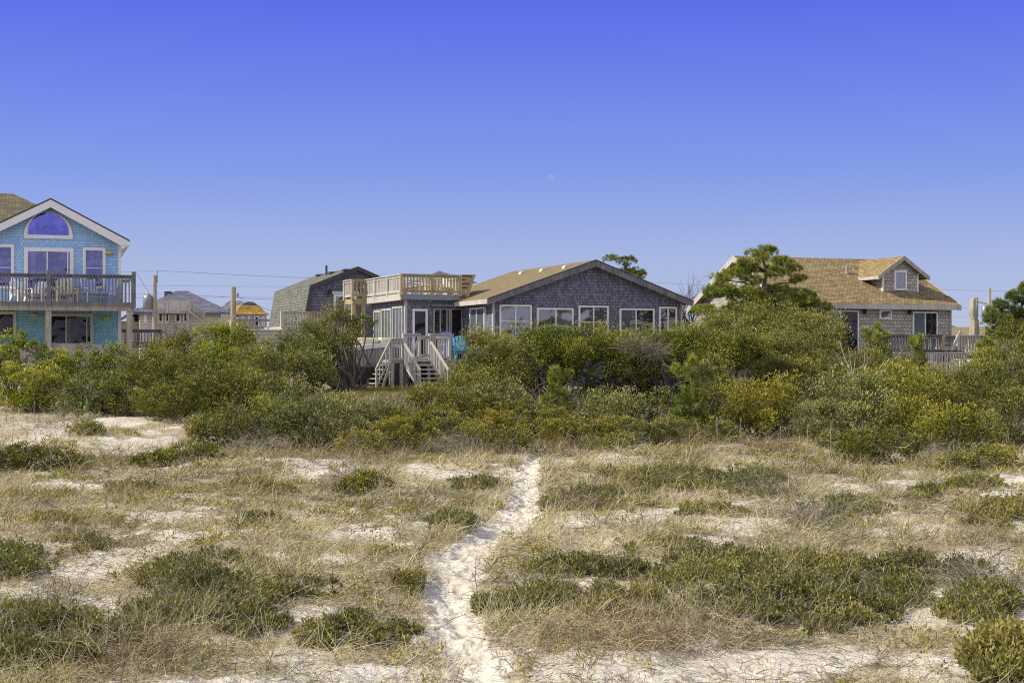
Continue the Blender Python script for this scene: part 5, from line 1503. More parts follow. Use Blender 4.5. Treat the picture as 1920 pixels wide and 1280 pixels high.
# right thicket
bush('cedar_tree', 'broad wind-shaped cedar spreading over the hedge in front of the right house gable', [(1345, 606, 36, 14, 55), (1392, 594, 40, 13, 55), (1370, 616, 44, 16, 54.5), (1330, 624, 28, 14, 54.5), (1448, 600, 50, 15, 54.5), (1508, 606, 44, 15, 54), (1548, 612, 34, 16, 54), (1425, 618, 58, 20, 54), (1500, 632, 62, 22, 53.5), (1560, 640, 34, 15, 53.5), (1370, 645, 50, 18, 53.5), (1450, 652, 62, 20, 53)], 'cedar', 'cedar_olive', cat='tree', group=GR, dens=.8, stems=40, r0=.07, lean=(-.15, 0, .1), hue=.16, dead=140)
bush('cedar_bush', 'dark flat-topped cedar under the wind-shaped cedar with deep shade below', [(1450, 668, 80, 32, 51), (1530, 665, 60, 34, 51), (1480, 700, 70, 26, 50), (1560, 645, 26, 40, 51.5)], 'cedar', 'cedar_olive', group=GR, hue=.05, dead=60)
bush('cedar_bush', 'rust-tipped upright cedar at the left front of the right thicket', [(1425, 765, 52, 50, 42), (1390, 745, 30, 34, 42.5), (1475, 775, 45, 50, 41.5), (1400, 790, 40, 36, 41.5)], 'cedar', 'cedar_rust', group=GR, lean=(-.3, 0, .7), hue=.08)
bush('cedar_bush', 'pale silvery cedar in the middle front of the right thicket', [(1580, 765, 62, 52, 42), (1625, 745, 52, 48, 42.5), (1540, 800, 55, 40, 41), (1640, 790, 45, 40, 41)], 'cedar', 'cedar_pale', group=GR, lean=(.5, 0, .2), hue=.12)
bush('cedar_bush', 'golden cedar right of the pale silvery cedar', [(1710, 765, 60, 52, 42), (1690, 800, 50, 40, 41), (1680, 725, 52, 34, 44)], 'cedar', 'cedar_rust', group=GR, lean=(-.2, 0, .3), hue=.04)
bush('cedar_bush', 'upright golden-green cedar low at the front of the right thicket', [(1775, 810, 50, 42, 39.5), (1740, 825, 35, 28, 39.5), (1820, 815, 40, 40, 39.5)], 'cedar', 'cedar_rust', group=GR, lean=(.1, 0, .8))
bush('cedar_bush', 'large olive cedar filling the right edge of the thicket', [(1840, 750, 72, 60, 42), (1900, 790, 50, 55, 40.5), (1900, 720, 50, 50, 43)], 'cedar', 'cedar', group=GR, hue=.12, dead=160)
bush('cedar_bush', 'olive cedar with bent grey stems below the lower deck railing', [(1740, 728, 55, 34, 46), (1810, 722, 60, 32, 46.5), (1880, 695, 45, 36, 47)], 'cedar', 'cedar_olive', group=GR, hue=.05, dead=170)
bush('cedar_bush', 'grey-green cedar under the bright pine sapling by the right house deck', [(1620, 700, 55, 34, 46.5), (1660, 690, 42, 30, 47), (1580, 705, 40, 30, 47)], 'cedar', 'cedar', group=GR, hue=.1, dead=160)
bush('cedar_bush', 'rusty olive cedar at the right picture edge behind the thicket', [(1895, 660, 50, 45, 49), (1850, 690, 40, 30, 48)], 'cedar', 'cedar_rust', group=GR, hue=.05)
bush('low_shrub', 'rounded olive mound at the foot of the pale silvery cedar', [(1665, 845, 72, 28, 37.5), (1610, 838, 40, 24, 38)], 'mound', 'mound', group=GM, dead=110)
bush('low_shrub', 'yellow-green low shrub at the grass edge under the right thicket', [(1860, 868, 50, 18, 35.5), (1800, 872, 40, 12, 35)], 'mound', 'mound', group=GM, hue=.14, dead=60)
young_pine('bright yellow-green pine sapling in front of the right house wall', 1643, 612, 705, 44, 50, leaders=(3, -28, -14, 22), hue=.14, dens=1.2, group=GR)
young_pine('small bright pine sapling before the lower deck railing', 1722, 630, 722, 20, 49, leaders=(0, -14), hue=.12, group=GR, size=1.1)
young_pine('pine sapling in front of the slatted right end of the deck', 1850, 640, 690, 34, 48.5, leaders=(-14, 8), hue=.12, group=GR)
young_pine('small fan-shaped pine sapling in front of the large olive cedar', 1800, 738, 785, 20, 39.0, leaders=(-9, 0, 9), hue=.1, group=GR)


def pad_pine(label, px_trunk, pts, pads, Y, pal, r0=.13, hue=0.0, dens=1.4, size=.85):
    """old pine: leaning trunk, level limbs, flat pads of needle tufts"""
    SEED[0] += 1; sd = SEED[0]; rng = np.random.default_rng(sd)
    x = at(px_trunk, 700, Y).x; z = float(height(x, Y)); org = np.array([x, Y, z])
    o = empty('pine_tree', (x, Y, z), 0, label, 'tree')
    P = [at(a, b, Y) - Vector(org) for a, b in pts]; P = [Vector((0, 0, -.2))] + P
    mb = MB().tube(P, [r0 * (1 - .8 * i / (len(P) - 1)) for i in range(len(P))], 8)
    mb.build('trunk', M['bark'], o, smooth=True)
    BB = []
    lm = MB()
    for (a, b, rx, ry) in pads:
        c = at(a + rng.normal() * 5, b + rng.normal() * 3.5, Y + rng.uniform(-.5, .5)); k = Y / F
        BB.append((tuple(c), (rx * k * rng.uniform(.8, 1.15), rx * k * .75 + .08, ry * k * rng.uniform(.7, 1.5))))
        cl = np.array(c) - org
        j = min(range(len(P)), key=lambda i: abs(P[i].z - (cl[2] - .15)))
        s = P[j]
        lm.tube([s, s.lerp(Vector(cl), .5) + Vector((0, 0, .08)), Vector(cl) - Vector((0, 0, .08))], [.05, .035, .014], 5)
        for _ in range(7):
            e = Vector(cl + rng.normal(size=3) * np.array([rx * k, rx * k * .6, ry * k]) * .5)
            lm.tube([Vector(cl) - Vector((0, 0, .08)), e], [.016, .006], 4)
    lm.build('limb', M['bark'], o, smooth=True)
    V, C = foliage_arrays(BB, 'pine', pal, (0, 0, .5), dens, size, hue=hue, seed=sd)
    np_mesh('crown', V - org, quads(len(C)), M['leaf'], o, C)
    return o


pad_pine('tall golden-green black pine with flat branch pads before the right house roof', 1432,
         [(1440, 640), (1434, 590), (1430, 545), (1438, 510), (1428, 480), (1434, 465)],
         [(1434, 466, 16, 5), (1412, 476, 15, 4), (1447, 474, 12, 4), (1401, 490, 24, 5), (1431, 491, 17, 5), (1464, 488, 20, 5), (1495, 503, 17, 4), (1460, 506, 20, 5), (1385, 508, 26, 5), (1416, 509, 17, 5), (1364, 524, 22, 5), (1405, 526, 24, 6), (1454, 524, 24, 6), (1492, 526, 20, 5), (1354, 541, 29, 6), (1398, 543, 29, 6), (1451, 542, 31, 6), (1503, 546, 24, 5), (1339, 558, 33, 6), (1390, 560, 35, 7), (1446, 560, 38, 7), (1510, 563, 29, 6), (1416, 576, 51, 7), (1486, 578, 38, 6), (1537, 582, 29, 6), (1320, 578, 29, 6), (1377, 592, 38, 7), (1454, 594, 44, 7), (1518, 600, 33, 6)], 56.0, 'pine', hue=.12, dens=2.2)
pad_pine('dark pine at the right picture edge beside the closed umbrella', 1915,
         [(1915, 640), (1912, 600), (1918, 560), (1925, 530)],
         [(1900, 560, 22, 9), (1915, 545, 16, 8), (1872, 566, 12, 6), (1885, 580, 28, 10), (1910, 590, 30, 12), (1870, 602, 30, 9), (1895, 612, 34, 12), (1915, 625, 26, 14), (1848, 606, 12, 6), (1880, 628, 26, 9), (1925, 605, 30, 16), (1922, 560, 24, 14)], 57.0, 'pine_dark', hue=.25, dens=2.8)
pad_pine('dark pine top showing over the right slope of the grey house roof', 1165,
         [(1160, 600), (1165, 540), (1172, 505), (1178, 485)],
         [(1132, 484, 9, 4), (1150, 484, 9, 5), (1176, 481, 7, 5), (1160, 496, 14, 5), (1182, 496, 10, 5), (1168, 508, 18, 6), (1190, 510, 12, 5), (1200, 508, 8, 4), (1178, 520, 26, 6), (1205, 520, 10, 6)], 80.0, 'pine_dark', r0=.12, dens=1.5, hue=.3)


def bare_tree(label, px, pybase, pytop, spread, Y, n, pale=False, r0=.06):
    SEED[0] += 1; rng = np.random.default_rng(SEED[0])
    p = at(px, pybase, Y); z = float(height(p.x, Y))
    o = empty('bare_tree', (p.x, Y, z), 0, label, 'tree')
    k = Y / F; H = at(px, pytop, Y).z - z; zb = max(.3, p.z - z)
    mb = MB().tube([(0, 0, -.2), (0, 0, zb)], [r0 * 1.3, r0], 6)
    mb.build('trunk', M['pale_bark' if pale else 'bark'], o, smooth=True)
    mb = MB()
    def grow(s, d, L, r, lev):
        pts = [s]; q = s
        for i in range(3):
            d = (d + Vector(rng.normal(size=3)) * .22 + Vector((0, 0, .06))).normalized(); q = q + d * L / 3; pts.append(q)
        mb.tube(pts, [r, r * .8, r * .6, r * .35], 4, False)
        if lev:
            for _ in range(3): grow(pts[rng.integers(1, 4)], (d + Vector(rng.normal(size=3)) * .55).normalized(), L * .62, r * .5, lev - 1)
    for i in range(n):
        a = rng.uniform(-1, 1)
        grow(Vector((0, 0, zb * rng.uniform(.55, 1.0))), Vector((a * spread * k / max(H - zb, .5), rng.normal() * .3, 1)).normalized(), (H - zb) * rng.uniform(.45, .7), r0 * .6, 3)
    mb.build('limb', M['pale_bark' if pale else 'bark'], o, smooth=True)


bare_tree('leafless grey tree between the grey house and the right house gable', 1300, 625, 508, 42, 66, 18, r0=.06)
bare_tree('leafless whitish tree in front of the slate roofed house', 325, 640, 570, 60, 70, 7, pale=True)
# bare leaning stems under the bright sapling
SEED[0] += 1
rng_ = np.random.default_rng(77)
p_ = at(1592, 705, 44.0); z_ = float(height(p_.x, 44.0))
o_ = empty('leafless_shrub', (p_.x, 44, z_), 0, 'spray of long bare grey stems in front of the sliding door of the right house', 'shrub')
mb_ = MB()
for (a, b, c, d) in ((1600, 712, 1562, 655), (1605, 715, 1575, 640), (1600, 712, 1590, 648), (1612, 715, 1622, 650), (1618, 712, 1640, 655), (1630, 715, 1662, 668), (1608, 718, 1556, 668), (1640, 712, 1618, 640), (1650, 715, 1690, 660), (1596, 716, 1604, 660), (1625, 716, 1612, 655)):
    A = at(a, b, 44.2) - Vector((p_.x, 44, z_)); B_ = at(c, d, 44.2 + rng_.normal() * .3) - Vector((p_.x, 44, z_))
    mb_.tube([A, A.lerp(B_, .5) + Vector((rng_.normal() * .06, 0, .08)), B_], [.016, .012, .006], 5)
mb_.build('stem', M['pale_bark'], o_)

# leafless tangles
tangle('grey bramble tangle on the sand left of the large spiky cedar bush', 485, 848, 62, .65, 420, (.33, .31, .25))
tangle('dark grey bramble of bent stems left of the path head', 860, 852, 58, .60, 460, (.26, .235, .21))
tangle('pale dead tangle below the prickly pear', 110, 812, 62, .55, 380, (.36, .33, .27))
tangle('dark matted bramble right of the path in the lower middle', 1140, 1205, 140, .30, 620, (.36, .30, .19), L=(.2, .5), w=(.004, .008))
tangle('grey matted bramble in front of the long green patch', 1300, 1190, 120, .28, 560, (.38, .33, .22), L=(.2, .5), w=(.004, .008))
tangle('small combed grey tangle on the right sand', 1520, 990, 46, .38, 360, (.30, .285, .24), L=(.25, .6))
tangle('grey tangle of arching stems behind the small green cushion on the far right', 1850, 1105, 70, .42, 420, (.30, .275, .22), L=(.25, .55), w=(.004, .009))
tangle('low twiggy tangle at the bend of the path behind the right bank', 1075, 955, 50, .35, 330, (.27, .23, .165), L=(.2, .5))
tangle('dark twiggy clump at the right end of the upper green strip', 1440, 930, 55, .4, 330, (.20, .185, .14), L=(.2, .5))
tangle('grey twiggy clump beside the dark low shrub left of the path', 650, 915, 48, .4, 320, (.30, .275, .225), L=(.25, .55))
tangle('dry tangle left of the lower left green patches', 110, 1150, 60, .28, 330, (.30, .265, .20), L=(.18, .4), w=(.004, .008))
tangle('brown bramble under the lower left green patches', 230, 1250, 140, .27, 560, (.36, .31, .20), L=(.18, .45), w=(.004, .008))
for args_ in (('brown twiggy scrub at the belt edge just right of the path head', 1085, 846, 60, .4), ('thin brown scrub below the flat green strip right of centre', 1290, 838, 60, .4), ('grey-brown scrub at the sand edge under the large spiky cedar', 590, 866, 60, .4), ('brown scrub between the low cushion and the flat olive strip on the left', 215, 868, 60, .35), ('grey-brown scrub under the rust-tipped upright cedar', 1440, 846, 55, .4), ('dry brown scrub at the far right under the thicket', 1800, 885, 60, .4), ('brown scrub in the hollow left of the path head', 930, 850, 40, .35), ('loose brown scrub before the low shrub with dead twigs', 700, 872, 60, .35)):
    tangle(args_[0], args_[1], args_[2], args_[3], args_[4], 300, (.30, .245, .15), L=(.25, .6))
tangle('dead twiggy rim on the right side of the rounded olive mound', 1735, 858, 40, .5, 220, (.34, .31, .26))


def cane(label, pts, r=.006, col='pale_bark'):
    """one arching dead cane through picture points over the ground at the first point"""
    x, y = ground_pt(pts[0][0], pts[0][1]); z = float(height(x, y))
    o = empty('arching_cane', (x, y, z), 0, label, 'dead cane')
    P = [at(a, b, y) - Vector((x, y, z)) for a, b in pts]; P[0].z = -.05; P[-1].z = min(P[-1].z, .02) if len(pts) > 3 else P[-1].z
    Q = []
    for i in range(len(P) - 1):
        for t in (0, .33, .66): Q.append(P[i].lerp(P[i + 1], t))
    Q.append(P[-1])
    MB().tube(Q, [r * (1 - .5 * i / len(Q)) for i in range(len(Q))], 5).build('stem', M[col], o, smooth=True)


cane('long arching pale cane over the bottom left green patch', [(790 - 640, 1262), (190, 1238), (215, 1234), (245, 1250)], .006)
cane('pale forked cane arching over the brown bramble at bottom left', [(155, 1250), (180, 1243), (215, 1250), (240, 1262)], .005)
cane('dark arching cane right of the path below its bend', [(915, 1062), (935, 1044), (960, 1040), (985, 1052)], .006, 'bark')
cane('dark arching cane farther right of the path bend', [(1055, 1030), (1075, 1018), (1100, 1020), (1125, 1032)], .006, 'bark')
cane('thin arching cane at the right edge above the far right tangle', [(1828, 1092), (1845, 1068), (1880, 1054), (1920, 1060)], .005, 'bark')
cane('dark dead stick lying on the sand left of the path', [(480, 1082), (505, 1074), (540, 1070), (575, 1066)], .007, 'bark')
cane('dark arched twigs above the upper green strip', [(1030, 930), (1045, 912), (1065, 906), (1085, 912)], .008, 'bark')


# prickly pear
def prickly_pear():
    Y = 43.5; p = at(140, 776, Y); z = float(height(p.x, Y))
    o = empty('prickly_pear', (p.x, Y, z), 0, 'pale green prickly pear with flat round pads below the left thicket', 'cactus')
    rng = np.random.default_rng(9)
    for (px, py, r) in ((100, 764, 6), (108, 758, 6), (116, 768, 7), (125, 757, 7), (126, 771, 7), (134, 764, 7), (142, 772, 7), (150, 759, 8), (152, 772, 8), (160, 766, 7), (164, 756, 7), (146, 780, 7), (118, 779, 7)):
        c = at(px, py, Y + rng.uniform(-.25, .25)) - Vector((p.x, Y, z)); k = Y / F
        mb = MB(); vs = []; fs = []; A, Bn = 8, 14
        for i in range(A + 1):
            for j in range(Bn):
                a = math.pi * i / A; b = 2 * math.pi * j / Bn
                vs.append((math.sin(a) * math.cos(b) * r * k * .8 * (.82 + .14 * math.cos(a)), math.sin(a) * math.sin(b) * .022, math.cos(a) * r * k * .95))
        for i in range(A):
            for j in range(Bn): j2 = (j + 1) % Bn; fs.append((i * Bn + j, (i + 1) * Bn + j, (i + 1) * Bn + j2, i * Bn + j2))
        mb.add(vs, fs).build('pad', M['cactus'], o, c, (rng.normal() * .25, rng.normal() * .35, rng.normal() * .6), 0, True)


prickly_pear()

# dry stalks standing before the thickets
stalk = None
for (px, py1, py0) in ((1345, 838, 782), (1390, 828, 784), (1434, 822, 792), (1514, 842, 794), (1558, 845, 797), (1464, 830, 800), (1715, 838, 800), (1845, 850, 820), (1736, 850, 815), (12, 790, 742), (64, 786, 752), (95, 890, 846), (711, 765, 735), (875, 800, 770)):
    x, y = ground_pt(px, py1); z = float(height(x, y)); H_ = at(px, py0, y).z - z
    if stalk is None:
        stalk = empty('dry_stalk', (x, y, z), 0, 'thin pale dry stalk standing upright before the bushes', 'stalk', 'dry stalks before the bushes')
        MB().tube([(0, 0, -.05), (.01, 0, .35), (-.005, 0, .7), (.01, 0, 1.0)], [.011, .010, .008, .005], 5).build('stem', M['pale_bark'], stalk)
        MB().tube([(.01, 0, .86), (.03, 0, .93), (.012, 0, 1.02)], [.012, .02, .006], 5).build('seed_head', M['pale_bark'], stalk)
        s = stalk
    else:
        s = stalk.copy(); COL.objects.link(s)
        for ch in stalk.children: c = ch.copy(); COL.objects.link(c); c.parent = s
    s.location = (x, y, z); s.scale = (1, 1, max(.4, H_)); s.rotation_euler = (0, random.uniform(-.06, .06), random.uniform(0, 6))

# pale plank lying at the foot of the hedge
x, y = ground_pt(1224, 799)
o = MB().box(-.5, .5, -.09, .09, 0, .05).build('weathered_board', M['rail_wood'], None, (x, y, float(height(x, y)) + .05), (0, .03, .2))
tag(o, 'weathered pale board lying on the ground below the hedge', 'board')


# ================================================================== green patches in the foreground
def patch(label, px, py, rx, ry, hgt, n_st, pal='mound', hue=0.0, leaf=1.0, twigs=60, group='low evergreen patches in the dune grass', lk=15):
    """low evergreen: many short upright leafy shoots inside an uneven outline"""
    SEED[0] += 1; sd = SEED[0]; rng = np.random.default_rng(sd)
    x0, y0 = ground_pt(px, py + ry * .3); z0 = float(height(x0, y0)); org = np.array([x0, y0, z0])
    o = empty('low_shrub', (x0, y0, z0), 0, label, 'shrub', group)
    rx *= 1.22; ry *= 1.15; n_st = int(n_st * .86); twigs = int(twigs * 2.2)
    m = int(n_st * 3.4)
    a = rng.random(m) * 2 * math.pi; q = np.sqrt(rng.random(m)) * 1.25
    X = px + np.cos(a) * q * rx; Yp = py + np.sin(a) * q * ry
    gy = np.interp(-Yp, -(HY + F * (EYE - profile(_YS)) / _YS), _YS); gx = (X - HX) / F * gy
    edge = 1.05 + 1.5 * (fbm(gx * 2.6 + sd, gy * 1.5, sd, 4) - .5)
    clump = fbm(gx * 4.5, gy * 3.2, sd + 9, 2)
    keep = (q < edge) & (rng.random(m) < sstep(.40, .60, clump) * (1 - .5 * q ** 2)) & (path_d(gx, gy) > 1.02)
    gx, gy, q, clump = gx[keep][:n_st], gy[keep][:n_st], q[keep][:n_st], clump[keep][:n_st]
    k = len(gx)
    hh = hgt * .62 * np.clip(1.0 - .6 * q ** 2, .3, 1) * (.35 + 1.3 * clump) * rng.uniform(.7, 1.2, k)
    gz = height(gx, gy)
    dirs = _norm(np.stack([rng.normal(size=k) * .35, rng.normal(size=k) * .35, np.ones(k)], 1))
    nl = rng.integers(int(lk * .6), int(lk * 1.4), k); idx = np.repeat(np.arange(k), nl); M_ = len(idx)
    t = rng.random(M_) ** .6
    pos = np.stack([gx, gy, gz], 1)[idx] + dirs[idx] * (hh[idx] * t)[:, None] + rng.normal(size=(M_, 3)) * .012
    ld = _norm(dirs[idx] * .9 + rng.normal(size=(M_, 3)) * .55)
    L = rng.uniform(.032, .055, M_) * leaf; W = rng.uniform(.012, .019, M_) * leaf
    ct = .36 + .8 * (fbm(gx * 2.2, gy * 1.6, sd + 4, 2) - .5) + rng.normal(size=k) * .13 + hue
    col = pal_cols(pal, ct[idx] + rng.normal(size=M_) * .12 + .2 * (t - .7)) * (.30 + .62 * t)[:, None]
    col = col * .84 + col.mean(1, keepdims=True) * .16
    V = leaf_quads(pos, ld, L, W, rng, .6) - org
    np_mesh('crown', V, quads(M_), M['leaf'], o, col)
    # shoots
    nt_ = min(k, 700); b = np.stack([gx, gy, gz], 1)[:nt_]
    V, Q = ribbons(b - org, dirs[:nt_], hh[:nt_] * 1.0, np.full(nt_, .006), rng.normal(size=(nt_, 3)) * .3, rng, 2)
    cc = np.array([.17, .14, .10]) * rng.uniform(.6, 1.5, (nt_, 1))
    np_mesh('stem', V, Q, M['twig'], o, np.tile(cc, (2, 1)))
    if twigs:
        j = rng.integers(0, k, twigs); b = np.stack([gx, gy, gz + .3 * hh], 1)[j]
        V, Q = ribbons(b - org, _norm(rng.normal(size=(twigs, 3)) + np.array([0, 0, .9])), rng.uniform(.2, .5, twigs), rng.uniform(.004, .007, twigs), rng.normal(size=(twigs, 3)) * .8 + np.array([0, 0, -1.1]), rng, 5, .2)
        cc = np.array([.36, .32, .25]) * rng.uniform(.6, 1.4, (twigs, 1))
        np_mesh('dead_twig', V, Q, M['twig'], o, np.tile(cc, (5, 1)))
    return o


_YS = np.linspace(7, 62, 2200)
for args in (
    ('largest dark green patch left of the path near the bottom', 400, 1110, 150, 42, .30, 1500, 'mound', -.05, 1.0, 200),
    ('green patch trailing below the largest left patch', 330, 1165, 90, 26, .24, 600, 'mound', .02, 1.0, 120),
    ('small green tuft patch right of the trailing left patch', 455, 1178, 60, 18, .20, 300, 'mound', .02, 1.0, 60),
    ('broad yellow-green patch in the bottom left corner', 110, 1210, 150, 42, .27, 1500, 'mound', .06, 1.0, 200),
    ('green patch low at the bottom left edge', 60, 1255, 110, 22, .22, 600, 'mound', 0, 1.0, 120),
    ('dark tufted patch cut by the left edge beside a sand hollow', 28, 1065, 52, 26, .34, 420, 'myrtle_dark', .12, 1.0, 40),
    ('thin long green strip in mid dune left of the path', 505, 988, 75, 11, .20, 420, 'mound', 0, 1.1, 30),
    ('small green bush patch above the thin long strip', 470, 912, 42, 13, .30, 280, 'mound', .08, 1.2, 30),
    ('pair of tiny green tufts right of the small bush patch', 525, 922, 26, 9, .22, 130, 'mound', .1, 1.2, 0),
    ('small golden-green tuft at far left of the mid dune', 105, 985, 34, 11, .22, 200, 'mound', .15, 1.1, 20),
    ('dark grassy green tuft touching the left bank of the path', 855, 988, 44, 14, .28, 340, 'myrtle_dark', .1, 1.1, 30),
    ('green fringe on the left path bank above the dark tuft', 895, 905, 50, 10, .25, 260, 'mound', 0, 1.2, 30),
    ('yellow-green tufts on the left bank where the path is widest', 765, 1095, 34, 14, .20, 260, 'mound', .12, 1.0, 10),
    ('yellow-green clump left of the path near the bottom', 668, 1198, 92, 24, .20, 560, 'mound', .12, 1.0, 60),
    ('upper green strip on the bank right of the path', 1235, 900, 105, 20, .34, 900, 'mound', -.06, 1.25, 60),
    ('dark end of the upper green strip towards the path', 1120, 935, 90, 20, .3, 650, 'mound', -.06, 1.2, 80),
    ('green clump at the right bank beside the path bend', 1030, 950, 32, 14, .28, 260, 'mound', .05, 1.2, 20),
    ('dark green strip continuing the upper bank to the right', 1400, 908, 60, 18, .32, 500, 'myrtle_dark', .1, 1.2, 60),
    ('long dark green patch across the right foreground', 1480, 1105, 190, 52, .34, 2300, 'mound', -.06, 1.0, 240),
    ('golden front of the long right foreground patch', 1500, 1145, 120, 24, .26, 900, 'mound', .1, 1.0, 120),
    ('left end of the long right foreground patch', 1340, 1068, 70, 22, .30, 650, 'mound', -.06, 1.0, 60),
    ('narrow green patch right of the long foreground patch', 1720, 1068, 110, 18, .30, 850, 'mound', .0, 1.0, 60),
    ('middle green band right of the path above the brambles', 1080, 1130, 165, 24, .26, 1200, 'mound', .04, 1.0, 140),
    ('upper thin green band right of the widest path', 1100, 1075, 130, 14, .2, 600, 'mound', .02, 1.0, 100),
    ('green cushion on the far right below the arching cane', 1840, 1135, 60, 28, .28, 650, 'mound', .04, 1.0, 100),
    ('tall leafy shrub in the bottom right corner', 1890, 1240, 62, 46, .42, 1000, 'mound', .1, 1.15, 30),
    ('small green clump on the right above the bright sand', 1825, 918, 50, 14, .28, 380, 'mound', .05, 1.2, 40),
    ('olive clump at the right edge in mid dune', 1870, 968, 62, 18, .28, 480, 'mound', .05, 1.2, 60),
    ('small green clump between two right sand patches', 1735, 930, 34, 10, .24, 220, 'mound', .05, 1.2, 20),
    ('thin olive clump on the right in mid dune below the strip', 1590, 955, 60, 14, .25, 380, 'cedar_olive', .05, 1.2, 80),
    ('patchy olive strip in mid dune right of the upper bank', 1330, 960, 60, 12, .22, 300, 'mound', .05, 1.15, 50),
    ('few leafy sprigs in the middle of the right dune', 1250, 1045, 80, 14, .18, 320, 'mound', .05, 1.0, 40),
    ('patchy green strip in the left mid dune', 250, 925, 70, 10, .25, 260, 'mound', .05, 1.2, 40),
    ('scattered leafy sprigs at the left edge above the sand hollow', 130, 1030, 70, 12, .2, 260, 'mound', .08, 1.0, 30),
    ('small sprig clump at the bottom between left patches and path', 590, 1120, 40, 10, .16, 160, 'mound', .1, 1.0, 20),
): patch(*args)


# ================================================================== dune grass and litter
def dune_grass():
    rng = np.random.default_rng(3)
    V_all = []; Q_all = []; C_all = []; off = 0
    PALG = np.array([(.13, .11, .07), (.40, .35, .205), (.61, .55, .37), (.67, .59, .34), (.80, .75, .57)])

    def emit(V, Q, C):
        nonlocal off
        V_all.append(V); Q_all.append(Q + off); C_all.append(C); off += len(V)

    for (ya, yb, tuft, blades, wmul, hscale) in ((9.2, 13.5, 46, 13, 1.5, 1.0), (13.5, 19, 42, 12, 1.9, 1.0), (19, 27, 32, 11, 2.5, 1.05), (27, 38, 22, 10, 3.3, 1.15), (38, 50, 7, 9, 4.0, 1.2)):
        A = .37 * (yb ** 2 - ya ** 2) + 4.4 * (yb - ya); m = int(A * tuft)
        y = np.sqrt(rng.random(m) * (yb ** 2 - ya ** 2) + ya ** 2); x = (rng.random(m) * 2 - 1) * (.37 * y + 2.2)
        s = sand_mask(x, y)
        pd = path_d(x, y)
        den = fbm(x * 1.1, y * .8, 91, 4)
        keep = (rng.random(m) < (1 - .8 * s) * (.3 + 1.0 * sstep(.3, .62, den))) & (pd + .7 * (vnoise(x * 4, y * 2.5, 92) - .5) > .96)
        x, y, den, pd = x[keep], y[keep], den[keep], pd[keep]; m = len(x)
        hgt = (.088 + .145 * sstep(.38, .7, den)) * rng.uniform(.6, 1.35, m) * hscale
        tone = .42 + 1.3 * (fbm(x * .8 + 9, y * .6, 95, 3) - .5) + rng.normal(size=m) * .12
        bank = np.exp(-((pd - 1.35) / .45) ** 2)
        hgt *= 1 + .45 * bank; tone += .18 * bank
        flat = np.clip(.55 + 1.4 * (fbm(x * 1.7, y * 1.3, 97, 2) - .5) - .25 * bank, .12, .95)      # 0 upright, 1 lying
        nb = rng.integers(int(blades * .5), int(blades * 1.5), m); idx = np.repeat(np.arange(m), nb); M_ = len(idx)
        bx = x[idx] + rng.normal(size=M_) * .055; by = y[idx] + rng.normal(size=M_) * .055
        base = np.stack([bx, by, height(bx, by) - .005], 1)
        wind = np.stack([.35 * np.ones(M_), -.1 * np.ones(M_), np.zeros(M_)], 1)
        up = np.array([0, 0, 1.0])[None] * (1.15 - flat[idx])[:, None]
        d0 = _norm(rng.normal(size=(M_, 3)) * .55 * np.array([1, 1, .3]) + up + wind * .5)
        d0[:, 2] = np.abs(d0[:, 2])
        L = hgt[idx] * rng.uniform(.6, 1.5, M_) * (1 + .6 * flat[idx])
        bend = rng.normal(size=(M_, 3)) * .55 + wind * .8 + np.array([0, 0, -1.0])[None] * (.35 + .9 * flat[idx])[:, None]
        Wd = rng.uniform(.0026, .0052, M_) * wmul
        V, Q = ribbons(base, d0, L, Wd, bend, rng, 3, .10)
        g = height(V[:, 0], V[:, 1]) + .004
        V[:, 2] = np.maximum(V[:, 2], g)
        t = np.clip(tone[idx] + rng.normal(size=M_) * .24, 0, .999) * 4; i0 = t.astype(int); f = (t - i0)[:, None]
        C = PALG[i0] * (1 - f) + PALG[np.minimum(i0 + 1, 4)] * f
        gr = rng.random(M_) < .03 + .13 * (fbm(x * .6 + 3, y * .5, 99, 3)[idx] > .54)
        C[gr] = np.array([.20, .205, .055]) * rng.uniform(.7, 1.4, (gr.sum(), 1))
        emit(V, Q, np.tile(C, (3, 1)))
    V = np.concatenate(V_all); Q = np.concatenate(Q_all); C = np.concatenate(C_all)
    o = np_mesh('dune_grass', V, Q, M['straw'], None, C)
    tag(o, 'dry straw-coloured dune grass matted over the sand', None, None, 'stuff')
    # litter: short dead stems lying flat, thinner on the bare sand
    m = 100000
    ya, yb = 9.2, 36
    y = (rng.random(m) ** 1.3) * (yb - ya) + ya; x = (rng.random(m) * 2 - 1) * (.37 * y + 2) 
    s = sand_mask(x, y); pd = path_d(x, y)
    keep = (rng.random(m) < (1 - .6 * s)) & ((pd > .85) | (rng.random(m) < .12))
    x, y = x[keep], y[keep]; m = len(x)
    base = np.stack([x, y, height(x, y) + .01], 1)
    a = rng.random(m) * 2 * math.pi
    d0 = _norm(np.stack([np.cos(a), np.sin(a), rng.uniform(0, .35, m)], 1))
    V, Q = ribbons(base, d0, rng.uniform(.06, .26, m) * (1 + y / 60), rng.uniform(.003, .006, m) * (.6 + y / 18), rng.normal(size=(m, 3)) * .8 + np.array([0, 0, -.25]), rng, 4, .22)
    V[:, 2] = np.maximum(V[:, 2], height(V[:, 0], V[:, 1]) + .006)
    t = rng.random(m); pick = np.array([(.42, .37, .28), (.24, .20, .13), (.60, .53, .39), (.12, .095, .065)])[rng.integers(0, 4, m)]
    C = pick * (.7 + .6 * t)[:, None]
    o = np_mesh('dead_litter', V, Q, M['straw'], None, np.tile(C, (4, 1)))
    tag(o, 'curled dead stems scattered over the sand', None, None, 'stuff')
    # thin seed stalks rising out of the grass
    m = 420
    y = rng.uniform(9.5, 24, m); x = (rng.random(m) * 2 - 1) * .36 * y
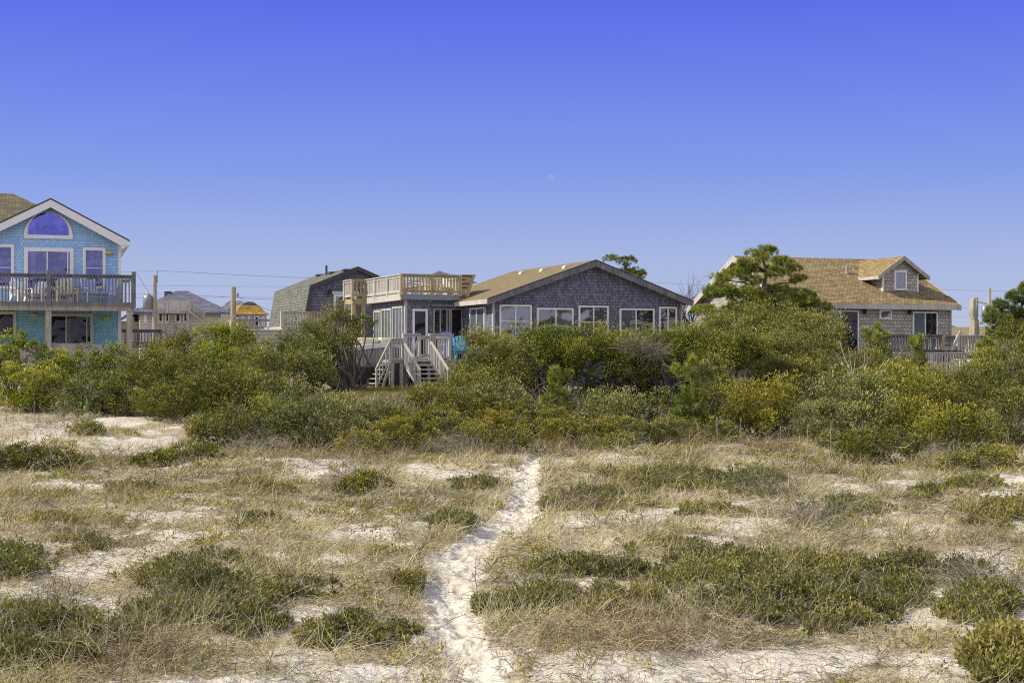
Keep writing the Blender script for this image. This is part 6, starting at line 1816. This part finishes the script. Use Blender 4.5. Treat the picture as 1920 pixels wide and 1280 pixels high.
    keep = (sand_mask(x, y) < .8) & (path_d(x, y) > 1.0); x, y = x[keep], y[keep]; m = len(x)
    V, Q = ribbons(np.stack([x, y, height(x, y)], 1), _norm(np.stack([rng.normal(size=m) * .22 + .1, rng.normal(size=m) * .2, np.ones(m)], 1)), rng.uniform(.25, .5, m), rng.uniform(.003, .0045, m), rng.normal(size=(m, 3)) * .25 + np.array([.15, 0, -.1]), rng, 4)
    C = np.array([.22, .17, .10]) * rng.uniform(.6, 1.6, (m, 1))
    o = np_mesh('seed_stalks', V, Q, M['straw'], None, np.tile(C, (4, 1)))
    tag(o, 'sparse thin seed stalks rising above the dune grass', None, None, 'stuff')
    # leafy runners and sprigs scattered through the grass
    m = 9000
    y = np.sqrt(rng.random(m) * (40 ** 2 - 9.4 ** 2) + 9.4 ** 2); x = (rng.random(m) * 2 - 1) * .37 * y
    keep = (rng.random(m) < sstep(.5, .66, fbm(x * 1.2 + 7, y * .8, 103, 3)) * (1 - .8 * sand_mask(x, y))) & (path_d(x, y) > 1.1); x, y = x[keep], y[keep]; m = len(x)
    nl = rng.integers(6, 26, m); idx = np.repeat(np.arange(m), nl); k = len(idx)
    bx = x[idx] + rng.normal(size=k) * .05; by = y[idx] + rng.normal(size=k) * .05
    pos = np.stack([bx, by, height(bx, by) + rng.uniform(0, .09, k)], 1)
    ld = _norm(rng.normal(size=(k, 3)) * .6 + np.array([0, 0, .8]))
    sc_ = 1 + y[idx] / 60
    V = leaf_quads(pos, ld, rng.uniform(.03, .05, k) * sc_, rng.uniform(.012, .018, k) * sc_, rng, .6)
    C = pal_cols('mound', .4 + rng.normal(size=m)[idx] * .2 + rng.normal(size=k) * .12)
    o = np_mesh('ground_cover', V, quads(k), M['leaf'], None, C)
    tag(o, 'leafy green sprigs scattered through the dry dune grass', None, None, 'stuff')
    # yard grass before the stairs
    m = 26000
    x = rng.uniform(at(640, 0, 55).x, at(880, 0, 55).x, m); y = rng.uniform(49, 58, m)
    V, Q = ribbons(np.stack([x, y, height(x, y)], 1), _norm(rng.normal(size=(m, 3)) * .5 + np.array([.2, 0, .8])), rng.uniform(.06, .16, m), rng.uniform(.008, .014, m), rng.normal(size=(m, 3)) * .4 + np.array([0, 0, -.5]), rng, 2)
    C = np.array([.30, .26, .10]) * rng.uniform(.6, 1.5, (m, 1)) * np.array([1, 1, 1])
    o = np_mesh('yard_grass', V, Q, M['straw'], None, np.tile(C, (2, 1)))
    tag(o, 'short yellowed lawn in front of the plank skirt and stairs', None, None, 'stuff')


dune_grass()
for ob in SC.objects:
    if ob.type == 'MESH' and ob.data and not ob.data.materials: print('no material', ob.name)
